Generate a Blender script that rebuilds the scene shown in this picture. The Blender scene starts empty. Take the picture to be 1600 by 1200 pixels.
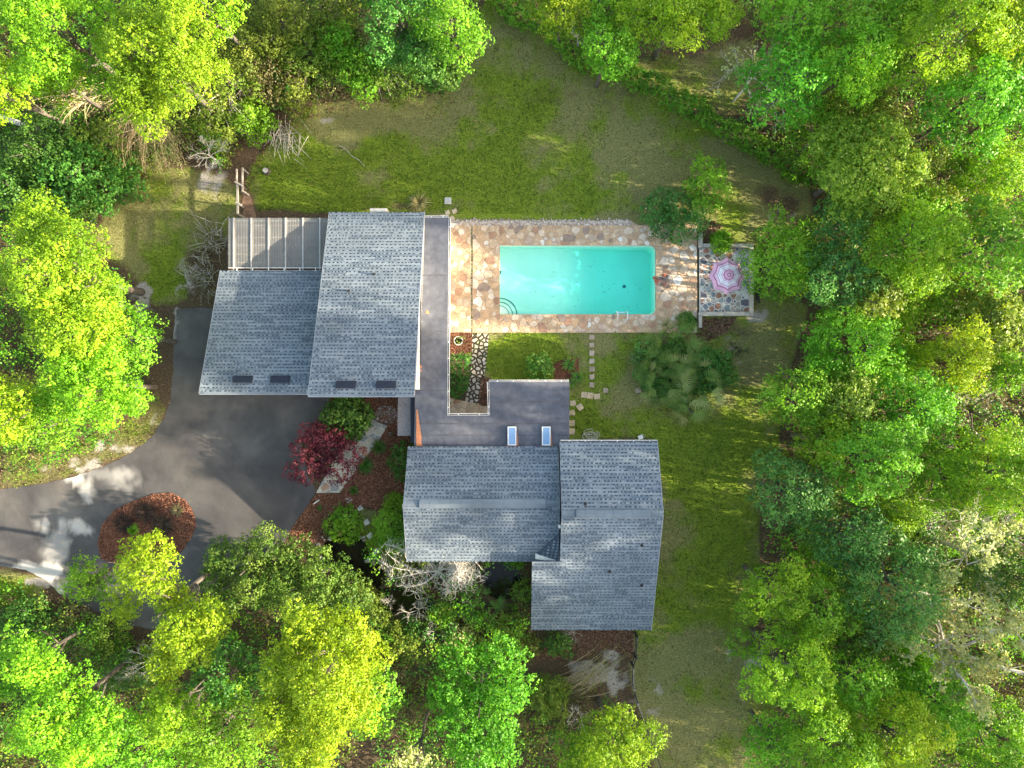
import bpy, bmesh, math, random
import numpy as np
from mathutils import Vector, Matrix
RAD = math.radians
sc = bpy.context.scene
COL = sc.collection

# ------------------------------------------------------------------ camera, sky, sun, exposure
CAM_H = 50.0          # drone height above the lawn
FPX = 1115.0          # focal length in photo pixels (1600 wide)
cam_d = bpy.data.cameras.new("camera"); cam_d.sensor_width = 36.0
cam_d.lens = 36.0 * FPX / 1600.0; cam_d.clip_end = 2000.0; cam_d.clip_start = 0.5
cam = bpy.data.objects.new("camera", cam_d); COL.objects.link(cam)
cam.location = (0, 0, CAM_H); sc.camera = cam

SUN_EL, SUN_AZ = RAD(18.5), RAD(8.0)         # azimuth: degrees south of east
world = bpy.data.worlds.new("World"); sc.world = world; world.use_nodes = True
wn = world.node_tree.nodes; wl = world.node_tree.links
sky = wn.new("ShaderNodeTexSky"); sky.sky_type = 'NISHITA'; sky.sun_disc = False
sky.sun_elevation = SUN_EL; sky.sun_rotation = RAD(98.0); sky.air_density = 1.0; sky.dust_density = 1.6; sky.ozone_density = 1.0
bg = wn["Background"]; bg.inputs[1].default_value = 0.15
tint = wn.new("ShaderNodeMix"); tint.data_type = 'RGBA'; tint.blend_type = 'MULTIPLY'; tint.inputs[0].default_value = 1.0
tint.inputs[7].default_value = (1.14, 1.0, .82, 1)          # hazy, warm spring evening sky
wl.new(sky.outputs[0], tint.inputs[6]); wl.new(tint.outputs[2], bg.inputs[0])
sun_d = bpy.data.lights.new("sun", 'SUN'); sun_d.energy = 4.2; sun_d.angle = RAD(0.6); sun_d.color = (1.0, 0.88, 0.66)
sun = bpy.data.objects.new("sun", sun_d); COL.objects.link(sun)
to_sun = Vector((math.cos(SUN_EL) * math.cos(SUN_AZ), -math.cos(SUN_EL) * math.sin(SUN_AZ), math.sin(SUN_EL)))
sun.rotation_euler = to_sun.to_track_quat('Z', 'Y').to_euler(); sun.location = (60, -8, 40)
vs = sc.view_settings; vs.view_transform = 'Standard'; vs.look = 'None'; vs.gamma = 1.0; vs.use_curve_mapping = False
vs.exposure = 2.35
sc.cycles.max_bounces = 6; sc.cycles.transparent_max_bounces = 12
sc.cycles.diffuse_bounces = 3; sc.cycles.glossy_bounces = 2; sc.cycles.transmission_bounces = 4

# ------------------------------------------------------------------ helpers
def P(px, py, z=0.0):
    """place where a point seen at photo pixel (px,py) stands at height z (world metres)"""
    s = (CAM_H - z) / FPX
    return ((px - 800.0) * s, (600.0 - py) * s, z)
def P2(px, py, z=0.0):
    p = P(px, py, z); return (p[0], p[1])
ORI = {}
LABELS = {}
def empty(name, loc=(0, 0, 0)):
    o = bpy.data.objects.new(name, None); COL.objects.link(o); o.location = loc; ORI[o.name] = Vector(loc)
    o.empty_display_size = 0.3
    return o
def tag(o, label=None, cat=None, group=None, kind=None):
    if label:
        o["label"] = label
        n = len(label.split())
        if not 4 <= n <= 16: print("LABEL LENGTH", n, label)
        if label in LABELS and not group: print("LABEL TWICE", label)
        LABELS[label] = 1
    if cat: o["category"] = cat
    if group: o["group"] = group
    if kind: o["kind"] = kind
    return o
def thing(name, label, cat, loc=(0, 0, 0), group=None):
    return tag(empty(name, loc), label, cat, group)
def struct(o): o["kind"] = "structure"; return o

class MB:
    """collects shapes in world coordinates and links them as one mesh object"""
    def __init__(s): s.v = []; s.f = []; s.m = []; s.mi = 0
    def face(s, pts):
        n = len(s.v); s.v += [tuple(p) for p in pts]; s.f.append(tuple(range(n, n + len(pts)))); s.m.append(s.mi)
    def box(s, x0, x1, y0, y1, z0, z1):
        s.hexa([(x0, y0, z0), (x1, y0, z0), (x1, y1, z0), (x0, y1, z0)], [(x0, y0, z1), (x1, y0, z1), (x1, y1, z1), (x0, y1, z1)])
    def hexa(s, bot, top, bottom=True):
        n = len(s.v); k = len(bot); s.v += [tuple(p) for p in bot] + [tuple(p) for p in top]
        fs = [tuple(range(n + k, n + 2 * k))]
        if bottom: fs.append(tuple(range(n + k - 1, n - 1, -1)))
        for i in range(k):
            j = (i + 1) % k; fs.append((n + i, n + j, n + k + j, n + k + i))
        s.f += fs; s.m += [s.mi] * len(fs)
    def prism(s, poly, z0, z1, inset=0.0, bottom=False):
        """poly: list of (x,y) ccw"""
        bot = [(x, y, z0) for x, y in poly]
        if inset:
            cx = sum(p[0] for p in poly) / len(poly); cy = sum(p[1] for p in poly) / len(poly)
            mid = [(x, y, z1 - inset * .7) for x, y in poly]
            top = []
            for x, y in poly:
                d = math.hypot(x - cx, y - cy) + 1e-6; k = max(0.0, 1 - inset / d); top.append((cx + (x - cx) * k, cy + (y - cy) * k, z1))
            n = len(s.v); k = len(poly); s.v += bot + mid + top
            fs = [tuple(range(n + 2 * k, n + 3 * k))]
            for i in range(k):
                j = (i + 1) % k
                fs.append((n + i, n + j, n + k + j, n + k + i)); fs.append((n + k + i, n + k + j, n + 2 * k + j, n + 2 * k + i))
            s.f += fs; s.m += [s.mi] * len(fs)
        else:
            s.hexa(bot, [(x, y, z1) for x, y in poly], bottom)
    def tube(s, pts, rad, sides=5, cap=False):
        pts = [Vector(p) for p in pts]; n0 = len(s.v); k = len(pts)
        if not hasattr(rad, "__len__"): rad = [rad] * k
        d0 = (pts[-1] - pts[0]).normalized() if (pts[-1] - pts[0]).length > 1e-6 else Vector((0, 0, 1))
        ref = Vector((1, 0, 0)) if abs(d0.x) < .7 else Vector((0, 1, 0))
        for i, p in enumerate(pts):
            d = (pts[min(i + 1, k - 1)] - pts[max(i - 1, 0)])
            d = d.normalized() if d.length > 1e-7 else d0
            a = d.cross(ref); a = a.normalized() if a.length > 1e-5 else d.orthogonal().normalized()
            b = d.cross(a)
            for q in range(sides):
                t = 2 * math.pi * q / sides; s.v.append(tuple(p + (a * math.cos(t) + b * math.sin(t)) * rad[i]))
        for i in range(k - 1):
            for q in range(sides):
                r = (q + 1) % sides
                s.f.append((n0 + i * sides + q, n0 + i * sides + r, n0 + (i + 1) * sides + r, n0 + (i + 1) * sides + q)); s.m.append(s.mi)
        if cap:
            s.f.append(tuple(range(n0 + (k - 1) * sides, n0 + k * sides))); s.m.append(s.mi)
            s.f.append(tuple(range(n0 + sides - 1, n0 - 1, -1))); s.m.append(s.mi)
    def build(s, name, mats, parent=None, smooth=False, recalc=False):
        o = ORI.get(parent.name, Vector((0, 0, 0))) if parent else Vector((0, 0, 0))
        me = bpy.data.meshes.new(name)
        me.from_pydata([(x - o.x, y - o.y, z - o.z) for x, y, z in s.v], [], s.f)
        if not isinstance(mats, (list, tuple)): mats = [mats]
        for m in mats: me.materials.append(m)
        if len(mats) > 1: me.polygons.foreach_set("material_index", s.m)
        if recalc:
            bm = bmesh.new(); bm.from_mesh(me); bmesh.ops.recalc_face_normals(bm, faces=bm.faces); bm.to_mesh(me); bm.free()
        if smooth: me.polygons.foreach_set("use_smooth", [True] * len(me.polygons))
        me.update()
        ob = bpy.data.objects.new(name, me); COL.objects.link(ob)
        if parent: ob.parent = parent
        ORI[ob.name] = o.copy()
        return ob

def quads_object(name, verts, mat, parent=None, tone=None, nper=4, attrs=None):
    """verts (N,nper,3) world -> mesh of separate faces, fast; tone per face corner group (N,)"""
    o = ORI.get(parent.name, Vector((0, 0, 0))) if parent else Vector((0, 0, 0))
    N = len(verts); me = bpy.data.meshes.new(name)
    co = (verts.reshape(-1, 3) - np.array([o.x, o.y, o.z])).astype(np.float32)
    me.vertices.add(N * nper); me.loops.add(N * nper); me.polygons.add(N)
    me.vertices.foreach_set("co", co.ravel())
    me.loops.foreach_set("vertex_index", np.arange(N * nper, dtype=np.int32))
    me.polygons.foreach_set("loop_start", np.arange(0, N * nper, nper, dtype=np.int32))
    me.polygons.foreach_set("loop_total", np.full(N, nper, dtype=np.int32))
    me.update(calc_edges=True)
    if tone is not None:
        a = me.attributes.new("tone", 'FLOAT', 'POINT'); a.data.foreach_set("value", np.repeat(tone, nper).astype(np.float32))
    me.materials.append(mat)
    ob = bpy.data.objects.new(name, me); COL.objects.link(ob)
    if parent: ob.parent = parent
    ORI[ob.name] = o.copy()
    return ob

def vnoise(x, y, cell, seed):
    r = np.random.RandomState(seed); g = r.rand(256, 256)
    u = x / cell + 1000.3; v = y / cell + 1000.7
    i = np.floor(u).astype(int); j = np.floor(v).astype(int); fu = u - i; fv = v - j
    fu = fu * fu * (3 - 2 * fu); fv = fv * fv * (3 - 2 * fv)
    a = g[i % 256, j % 256]; b = g[(i + 1) % 256, j % 256]; c = g[i % 256, (j + 1) % 256]; d = g[(i + 1) % 256, (j + 1) % 256]
    return (a * (1 - fu) + b * fu) * (1 - fv) + (c * (1 - fu) + d * fu) * fv
def fbm(x, y, cell, seed, octv=4):
    t = 0; amp = 1; tot = 0
    for k in range(octv):
        t = t + amp * vnoise(x, y, cell / 2 ** k, seed + 31 * k); tot += amp; amp *= .55
    return t / tot
def inside(px, py, poly):
    c = np.zeros(np.shape(px), bool); n = len(poly)
    for i in range(n):
        x1, y1 = poly[i]; x2, y2 = poly[(i + 1) % n]
        if y1 == y2: continue
        c ^= ((y1 > py) != (y2 > py)) & (px < (x2 - x1) * (py - y1) / (y2 - y1) + x1)
    return c
def sdist(px, py, poly):
    """signed distance, positive inside"""
    d = np.full(np.shape(px), 1e9); n = len(poly)
    for i in range(n):
        x1, y1 = poly[i]; x2, y2 = poly[(i + 1) % n]; dx, dy = x2 - x1, y2 - y1
        t = np.clip(((px - x1) * dx + (py - y1) * dy) / (dx * dx + dy * dy + 1e-9), 0, 1)
        d = np.minimum(d, np.hypot(px - x1 - t * dx, py - y1 - t * dy))
    return np.where(inside(px, py, poly), d, -d)
def sstep(a, b, x):
    t = np.clip((x - a) / (b - a), 0, 1); return t * t * (3 - 2 * t)

# ------------------------------------------------------------------ materials
def M(name):
    m = bpy.data.materials.new(name); m.use_nodes = True
    nt = m.node_tree; b = nt.nodes["Principled BSDF"]
    return m, nt, b
def N(nt, t, **k):
    n = nt.nodes.new(t)
    for a, v in k.items(): setattr(n, a, v)
    return n
def ramp(nt, stops, interp='LINEAR'):
    r = N(nt, "ShaderNodeValToRGB"); cr = r.color_ramp; cr.interpolation = interp
    while len(cr.elements) < len(stops): cr.elements.new(0.5)
    for e, (p, c) in zip(cr.elements, stops): e.position = p; e.color = (*c, 1)
    return r
def noise(nt, scale, detail=4, rough=.6, vec=None, dist=0.0):
    n = N(nt, "ShaderNodeTexNoise"); n.inputs["Scale"].default_value = scale; n.inputs["Detail"].default_value = detail
    n.inputs["Roughness"].default_value = rough; n.inputs["Distortion"].default_value = dist
    if vec is None:
        g = N(nt, "ShaderNodeNewGeometry"); vec = g.outputs["Position"]
    nt.links.new(vec, n.inputs["Vector"]); return n
def mixc(nt, fac, a, b, mode='MIX'):
    m = N(nt, "ShaderNodeMix", data_type='RGBA', blend_type=mode)
    L = nt.links
    for sock, v in ((m.inputs[0], fac), (m.inputs[6], a), (m.inputs[7], b)):
        if hasattr(v, "links") or isinstance(v, bpy.types.NodeSocket): L.new(v, sock)
        elif isinstance(v, tuple): sock.default_value = (*v, 1)
        else: sock.default_value = v
    return m.outputs[2]
def bump(nt, b, h, strength=.4, dist=.02):
    n = N(nt, "ShaderNodeBump"); n.inputs["Strength"].default_value = strength; n.inputs["Distance"].default_value = dist
    nt.links.new(h, n.inputs["Height"]); nt.links.new(n.outputs[0], b.inputs["Normal"])
def mix_noise_mat(name, ca, cb, scale, rough=.85, fine=None, bumpd=.01, spec=.3, lo=.3, hi=.7):
    m, nt, b = M(name); n = noise(nt, scale, 6, .65)
    r = ramp(nt, [(lo, ca), (hi, cb)]); nt.links.new(n.outputs[0], r.inputs[0]); c = r.outputs[0]
    f = noise(nt, fine or scale * 14, 3, .6)
    r2 = ramp(nt, [(.25, (.72,) * 3), (.75, (1.25,) * 3)]); nt.links.new(f.outputs[0], r2.inputs[0])
    c = mixc(nt, 1.0, c, r2.outputs[0], 'MULTIPLY')
    nt.links.new(c, b.inputs["Base Color"]); b.inputs["Roughness"].default_value = rough; b.inputs["Specular IOR Level"].default_value = spec
    if bumpd: bump(nt, b, f.outputs[0], .6, bumpd)
    return m
def leaf_mat(name, a, bcol, trans=.35, rough=.5, dead=None):
    m, nt, b = M(name)
    at = N(nt, "ShaderNodeAttribute", attribute_name="tone")
    mid = tuple((x + y) / 2 for x, y in zip(a, bcol))
    st = [(0.0, tuple(x * .62 for x in a)), (.3, a), (.62, mid), (1.0, bcol)]
    r = ramp(nt, st); nt.links.new(at.outputs["Fac"], r.inputs[0])
    oi = N(nt, "ShaderNodeObjectInfo")
    hs = N(nt, "ShaderNodeHueSaturation")
    mr = N(nt, "ShaderNodeMapRange"); mr.inputs[3].default_value = .485; mr.inputs[4].default_value = .515
    nt.links.new(oi.outputs["Random"], mr.inputs[0]); nt.links.new(mr.outputs[0], hs.inputs["Hue"])
    mr2 = N(nt, "ShaderNodeMapRange"); mr2.inputs[3].default_value = .85; mr2.inputs[4].default_value = 1.15
    nt.links.new(oi.outputs["Random"], mr2.inputs[0]); nt.links.new(mr2.outputs[0], hs.inputs["Value"])
    nt.links.new(r.outputs[0], hs.inputs["Color"])
    nt.links.new(hs.outputs[0], b.inputs["Base Color"]); b.inputs["Roughness"].default_value = rough; b.inputs["Specular IOR Level"].default_value = .25
    tr = N(nt, "ShaderNodeBsdfTranslucent")
    tc = mixc(nt, 1.0, hs.outputs[0], (1.25, 1.2, .6), 'MULTIPLY'); nt.links.new(tc, tr.inputs[0])
    mx = N(nt, "ShaderNodeMixShader"); mx.inputs[0].default_value = trans
    nt.links.new(b.outputs[0], mx.inputs[1]); nt.links.new(tr.outputs[0], mx.inputs[2])
    nt.links.new(mx.outputs[0], nt.nodes["Material Output"].inputs[0])
    return m
LEAF = {
    "lime": leaf_mat("leaf_lime", (.15, .33, .014), (.31, .50, .026), .42),
    "yellow": leaf_mat("leaf_yellow", (.19, .36, .012), (.36, .52, .025), .42),
    "green": leaf_mat("leaf_green", (.12, .30, .016), (.25, .47, .034), .42),
    "emerald": leaf_mat("leaf_emerald", (.09, .29, .018), (.19, .45, .036), .42),
    "deep": leaf_mat("leaf_deep", (.048, .14, .018), (.115, .25, .034), .3),
    "blue": leaf_mat("leaf_blue", (.05, .16, .03), (.125, .30, .055), .3),
    "olive": leaf_mat("leaf_olive", (.12, .20, .02), (.28, .36, .05), .34),
    "brown": leaf_mat("leaf_brown", (.11, .10, .035), (.26, .22, .10), .28),
    "pale": leaf_mat("leaf_pale", (.25, .32, .1), (.48, .5, .2), .35),
    "tan": leaf_mat("leaf_tan", (.26, .21, .08), (.46, .38, .19), .3),
    "fresh": leaf_mat("leaf_fresh", (.13, .30, .02), (.31, .49, .06), .42),
    "dead": leaf_mat("dead_stems", (.03, .02, .015), (.10, .065, .045), .1, .8),
    "evergreen": leaf_mat("leaf_evergreen", (.065, .15, .016), (.19, .29, .045), .32),
    "plum": leaf_mat("leaf_plum", (.085, .016, .028), (.22, .045, .065), .3),
    "box": leaf_mat("leaf_box", (.065, .18, .016), (.24, .36, .07), .3),
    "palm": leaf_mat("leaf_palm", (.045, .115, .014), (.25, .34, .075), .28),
    "palmsunlit": leaf_mat("leaf_palm_sunlit", (.15, .22, .05), (.48, .48, .19), .25),  # paler copy of palm, sunlit highlights put into the leaf colour
    "sword": leaf_mat("leaf_sword", (.05, .18, .015), (.2, .34, .07), .3),
    "litter": leaf_mat("leaf_litter", (.10, .055, .03), (.30, .19, .11), .1, .8),
    "chips": leaf_mat("bark_chips", (.115, .042, .028), (.36, .145, .095), .02, .85),
    "chipdark": leaf_mat("bark_chips_old", (.09, .045, .03), (.32, .16, .10), .02, .85),
}
BARK = mix_noise_mat("bark", (.06, .05, .038), (.16, .135, .11), 5, .9, 40, .02)
BARK_PALE = mix_noise_mat("bark_pale", (.36, .33, .28), (.64, .6, .53), 4, .85, 40, .01)
BARK_TAN = mix_noise_mat("cane_tan", (.28, .22, .12), (.52, .42, .26), 3, .85, 40, .0)
WOOD_GREY = mix_noise_mat("weathered_wood", (.18, .16, .135), (.36, .32, .28), 3, .85, 30, .005)
WOOD_DARK = mix_noise_mat("dark_wood", (.02, .02, .022), (.06, .055, .05), 3, .8, 30, .005)
WHITE = mix_noise_mat("white_paint", (.6, .59, .56), (.8, .79, .77), 1.5, .5, 20, .0)
CONC = mix_noise_mat("concrete", (.42, .4, .37), (.62, .6, .56), 2.0, .85, 30, .004)
TIMBER = mix_noise_mat("cap_timber", (.33, .29, .24), (.52, .47, .4), 2.5, .85, 30, .004)
BLACK = mix_noise_mat("black_rubber", (.012, .012, .014), (.03, .03, .032), 4, .6, 30, .0)
NAVY = mix_noise_mat("dark_metal", (.011, .014, .025), (.02, .025, .04), 3, .5, 30, .0)
STEEL = M("steel")[0]; STEEL.node_tree.nodes["Principled BSDF"].inputs["Base Color"].default_value = (.75, .77, .78, 1)
STEEL.node_tree.nodes["Principled BSDF"].inputs["Metallic"].default_value = .7; STEEL.node_tree.nodes["Principled BSDF"].inputs["Roughness"].default_value = .3
TERRA = mix_noise_mat("terracotta", (.42, .19, .11), (.56, .3, .2), 4, .8, 40, .003)
CREAM_WALL = mix_noise_mat("house_wall", (.62, .6, .55), (.74, .72, .68), 1.2, .8, 25, .003)
GLASSDARK = M("window_glass")[0]; _b = GLASSDARK.node_tree.nodes["Principled BSDF"]; _b.inputs["Base Color"].default_value = (.02, .025, .03, 1); _b.inputs["Roughness"].default_value = .05

def stone_mat(name, pal, var=.25):
    m, nt, b = M(name); oi = N(nt, "ShaderNodeObjectInfo")
    k = len(pal); r = ramp(nt, [(i / k, c) for i, c in enumerate(pal)], 'CONSTANT'); nt.links.new(oi.outputs["Random"], r.inputs[0])
    n = noise(nt, 2.2, 5, .65); r2 = ramp(nt, [(.3, (1 - var,) * 3), (.7, (1 + var,) * 3)]); nt.links.new(n.outputs[0], r2.inputs[0])
    f = noise(nt, 22, 4, .6); r3 = ramp(nt, [(.3, (.82,) * 3), (.7, (1.15,) * 3)]); nt.links.new(f.outputs[0], r3.inputs[0])
    c = mixc(nt, 1.0, r.outputs[0], r2.outputs[0], 'MULTIPLY'); c = mixc(nt, 1.0, c, r3.outputs[0], 'MULTIPLY')
    nt.links.new(c, b.inputs["Base Color"]); b.inputs["Roughness"].default_value = .85; b.inputs["Specular IOR Level"].default_value = .25
    bump(nt, b, f.outputs[0], .5, .012); return m
STONE_DECK = stone_mat("deck_stone", [(.50, .36, .23), (.55, .41, .28), (.57, .45, .34), (.49, .33, .2), (.6, .5, .4), (.53, .38, .25), (.38, .22, .14), (.34, .2, .13), (.52, .37, .23), (.68, .62, .54), (.27, .2, .16), (.56, .43, .31), (.46, .35, .26), (.58, .47, .36), (.55, .42, .3), (.5, .37, .25), (.42, .25, .16), (.59, .49, .39)])
STONE_GREY = stone_mat("patio_stone", [(.2, .14, .12), (.17, .2, .22), (.3, .26, .22), (.34, .17, .12), (.26, .3, .3), (.13, .12, .14), (.38, .33, .27), (.19, .21, .24), (.3, .16, .11), (.6, .57, .53), (.24, .2, .17)])
STONE_WALK = stone_mat("walk_stone", [(.46, .4, .32), (.36, .33, .28), (.5, .42, .31), (.4, .24, .16), (.3, .29, .27), (.54, .48, .38)])
STONE_PATH = stone_mat("path_stone", [(.46, .4, .31), (.5, .44, .34), (.43, .38, .31), (.52, .47, .38)], .15)
PAVER_TAN = stone_mat("paver_tan", [(.52, .4, .26), (.56, .45, .31), (.48, .38, .27)], .15)
PAVER_GREY = stone_mat("paver_grey", [(.36, .29, .22), (.4, .33, .26), (.34, .27, .2)], .2)
PAVER_WHITE = stone_mat("paver_white", [(.66, .62, .57), (.6, .57, .52), (.68, .65, .61)], .15)
ROCK = stone_mat("garden_rock", [(.34, .3, .26), (.28, .25, .22), (.45, .42, .38), (.38, .3, .24)], .3)
ROCK_RED = stone_mat("red_rock", [(.42, .13, .08), (.2, .13, .1), (.3, .22, .18), (.14, .11, .1), (.36, .16, .11)], .3)
MORTAR_TAN = mix_noise_mat("mortar_tan", (.36, .26, .17), (.48, .37, .26), 1.5, .9, 20, .004)
MORTAR_PALE = mix_noise_mat("mortar_pale", (.5, .46, .4), (.62, .58, .52), 2, .9, 20, .004)
SOIL = mix_noise_mat("dark_soil", (.035, .028, .02), (.08, .062, .045), 1.5, .95, 22, .01)

# asphalt: grey with tyre-worn, stained and sandy areas of their own shape
def asphalt():
    m, nt, b = M("asphalt"); n1 = noise(nt, .16, 5, .62, dist=.6); n2 = noise(nt, .55, 6, .7, dist=.3); n3 = noise(nt, 38, 3, .6)
    r1 = ramp(nt, [(.3, (.042, .039, .042)), (.5, (.074, .068, .069)), (.68, (.118, .105, .097))]); nt.links.new(n1.outputs[0], r1.inputs[0])
    r2 = ramp(nt, [(.3, (.75,) * 3), (.6, (1.05,) * 3), (.78, (1.5, 1.4, 1.3))]); nt.links.new(n2.outputs[0], r2.inputs[0])
    r3 = ramp(nt, [(.3, (.82,) * 3), (.7, (1.2,) * 3)]); nt.links.new(n3.outputs[0], r3.inputs[0])
    c = mixc(nt, 1.0, r1.outputs[0], r2.outputs[0], 'MULTIPLY'); c = mixc(nt, 1.0, c, r3.outputs[0], 'MULTIPLY')
    sa = N(nt, "ShaderNodeAttribute", attribute_name="sand")
    c = mixc(nt, sa.outputs["Fac"], c, (.5, .47, .44))
    nt.links.new(c, b.inputs["Base Color"]); b.inputs["Roughness"].default_value = .7; b.inputs["Specular IOR Level"].default_value = .35
    bump(nt, b, n3.outputs[0], .5, .008); return m
ASPHALT = asphalt()

def ground_mat():
    m, nt, b = M("ground_cover")
    g = N(nt, "ShaderNodeAttribute", attribute_name="grass"); lu = N(nt, "ShaderNodeAttribute", attribute_name="lush")
    sa = N(nt, "ShaderNodeAttribute", attribute_name="sand")
    n1 = noise(nt, 1.3, 6, .7); n2 = noise(nt, 9, 4, .7); n3 = noise(nt, 45, 3, .65)
    lit = ramp(nt, [(.3, (.045, .033, .02)), (.5, (.1, .07, .043)), (.72, (.19, .135, .088))]); nt.links.new(n2.outputs[0], lit.inputs[0])
    dry = ramp(nt, [(.25, (.09, .096, .032)), (.5, (.185, .185, .065)), (.75, (.35, .32, .15))]); nt.links.new(n2.outputs[0], dry.inputs[0])
    grn = ramp(nt, [(.25, (.065, .11, .012)), (.5, (.16, .222, .022)), (.75, (.30, .36, .05))]); nt.links.new(n2.outputs[0], grn.inputs[0])
    snd = ramp(nt, [(.3, (.2, .17, .14)), (.7, (.5, .46, .42))]); nt.links.new(n2.outputs[0], snd.inputs[0])
    def sharp(fac, nz, w):
        a = N(nt, "ShaderNodeMath", operation='MULTIPLY_ADD'); nt.links.new(nz, a.inputs[0]); a.inputs[1].default_value = w; a.inputs[2].default_value = -w * .5
        s = N(nt, "ShaderNodeMath", operation='ADD'); nt.links.new(fac, s.inputs[0]); nt.links.new(a.outputs[0], s.inputs[1])
        mr = N(nt, "ShaderNodeMapRange"); mr.inputs[1].default_value = .25; mr.inputs[2].default_value = .75; nt.links.new(s.outputs[0], mr.inputs[0]); return mr.outputs[0]
    gg = mixc(nt, sharp(lu.outputs["Fac"], n1.outputs[0], 1.1), dry.outputs[0], grn.outputs[0])
    c = mixc(nt, sharp(g.outputs["Fac"], n1.outputs[0], .9), lit.outputs[0], gg)
    c = mixc(nt, sharp(sa.outputs["Fac"], n1.outputs[0], .9), c, snd.outputs[0])
    r3 = ramp(nt, [(.3, (.6,) * 3), (.7, (1.4,) * 3)]); nt.links.new(n3.outputs[0], r3.inputs[0])
    c = mixc(nt, 1.0, c, r3.outputs[0], 'MULTIPLY')
    nt.links.new(c, b.inputs["Base Color"]); b.inputs["Roughness"].default_value = .95; b.inputs["Specular IOR Level"].default_value = .1
    mm = N(nt, "ShaderNodeMath", operation='ADD'); nt.links.new(n2.outputs[0], mm.inputs[0]); nt.links.new(n3.outputs[0], mm.inputs[1])
    bump(nt, b, mm.outputs[0], .9, .05); return m
GROUND = ground_mat()

def shingle_mat():
    m, nt, b = M("roof_shingle"); g = N(nt, "ShaderNodeNewGeometry")
    r = ramp(nt, [(0, (.092, .118, .152)), (.3, (.124, .152, .187)), (.6, (.15, .18, .214)), (1, (.19, .219, .25))]); nt.links.new(g.outputs["Random Per Island"], r.inputs[0])
    n = noise(nt, .45, 6, .7); r2 = ramp(nt, [(.3, (.78, .79, .77)), (.7, (1.15,) * 3)]); nt.links.new(n.outputs[0], r2.inputs[0])
    f = noise(nt, 60, 2, .6); r3 = ramp(nt, [(.3, (.8,) * 3), (.7, (1.2,) * 3)]); nt.links.new(f.outputs[0], r3.inputs[0])
    c = mixc(nt, 1.0, r.outputs[0], r2.outputs[0], 'MULTIPLY'); c = mixc(nt, 1.0, c, r3.outputs[0], 'MULTIPLY')
    nt.links.new(c, b.inputs["Base Color"]); b.inputs["Roughness"].default_value = .85; b.inputs["Specular IOR Level"].default_value = .3
    return m
SHINGLE = shingle_mat()
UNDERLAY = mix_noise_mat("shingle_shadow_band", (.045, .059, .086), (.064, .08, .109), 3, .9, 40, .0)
MEMBRANE = mix_noise_mat("roof_membrane", (.068, .072, .09), (.115, .118, .138), .38, .55, 2.3, .0, lo=.34, hi=.68)
RUST = mix_noise_mat("rust_flashing", (.45, .16, .07), (.6, .26, .13), 4, .7, 25, .003)
SKYGLASS = M("skylight_glass")[0]; _b = SKYGLASS.node_tree.nodes["Principled BSDF"]; _b.inputs["Base Color"].default_value = (.2, .33, .52, 1); _b.inputs["Roughness"].default_value = .12  # tinted pane; its base blue also carries the sky's reflection as colour
def plaster():
    m, nt, b = M("pool_plaster"); n = noise(nt, .5, 4, .55); r = ramp(nt, [(.3, (.74, .82, .66)), (.7, (.83, .88, .73))]); nt.links.new(n.outputs[0], r.inputs[0])
    nt.links.new(r.outputs[0], b.inputs["Base Color"]); b.inputs["Roughness"].default_value = .7; return m
PLASTER = plaster()
TRIM_BLUE = mix_noise_mat("pool_trim_tile", (.02, .12, .14), (.04, .18, .2), 5, .3, 40, .0)

def water_mat(name, bumpscale, strength, absorb=None, dens=.3, scat=None):
    m, nt, b = M(name); nt.nodes.remove(b); out = nt.nodes["Material Output"]
    t = N(nt, "ShaderNodeBsdfTransparent"); gl = N(nt, "ShaderNodeBsdfGlossy"); gl.inputs["Roughness"].default_value = .03
    lw = N(nt, "ShaderNodeLayerWeight"); lw.inputs[0].default_value = .5
    pw = N(nt, "ShaderNodeMath", operation='POWER'); nt.links.new(lw.outputs["Facing"], pw.inputs[0]); pw.inputs[1].default_value = 5.0
    fr = N(nt, "ShaderNodeMath", operation='MULTIPLY_ADD'); nt.links.new(pw.outputs[0], fr.inputs[0]); fr.inputs[1].default_value = .98; fr.inputs[2].default_value = .02
    n = noise(nt, bumpscale, 3, .5); bp = N(nt, "ShaderNodeBump"); bp.inputs["Strength"].default_value = strength; bp.inputs["Distance"].default_value = .02
    nt.links.new(n.outputs[0], bp.inputs["Height"]); nt.links.new(bp.outputs[0], gl.inputs["Normal"])
    mx = N(nt, "ShaderNodeMixShader"); nt.links.new(fr.outputs[0], mx.inputs[0]); nt.links.new(t.outputs[0], mx.inputs[1]); nt.links.new(gl.outputs[0], mx.inputs[2])
    nt.links.new(mx.outputs[0], out.inputs[0])
    va = N(nt, "ShaderNodeVolumeAbsorption"); va.inputs[0].default_value = (*absorb, 1); va.inputs[1].default_value = dens
    nt.links.new(va.outputs[0], out.inputs["Volume"])
    return m
POOLWATER = water_mat("pool_water", 3.0, .15, (.2, .972, .958), .5)
def pond_mat():
    m, nt, b = M("pond_water"); n = noise(nt, .9, 4, .6)
    r = ramp(nt, [(.35, (.006, .006, .004)), (.7, (.022, .019, .01))]); nt.links.new(n.outputs[0], r.inputs[0]); nt.links.new(r.outputs[0], b.inputs["Base Color"])
    b.inputs["Roughness"].default_value = .06; b.inputs["IOR"].default_value = 1.33; return m
PONDWATER = pond_mat()
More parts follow.
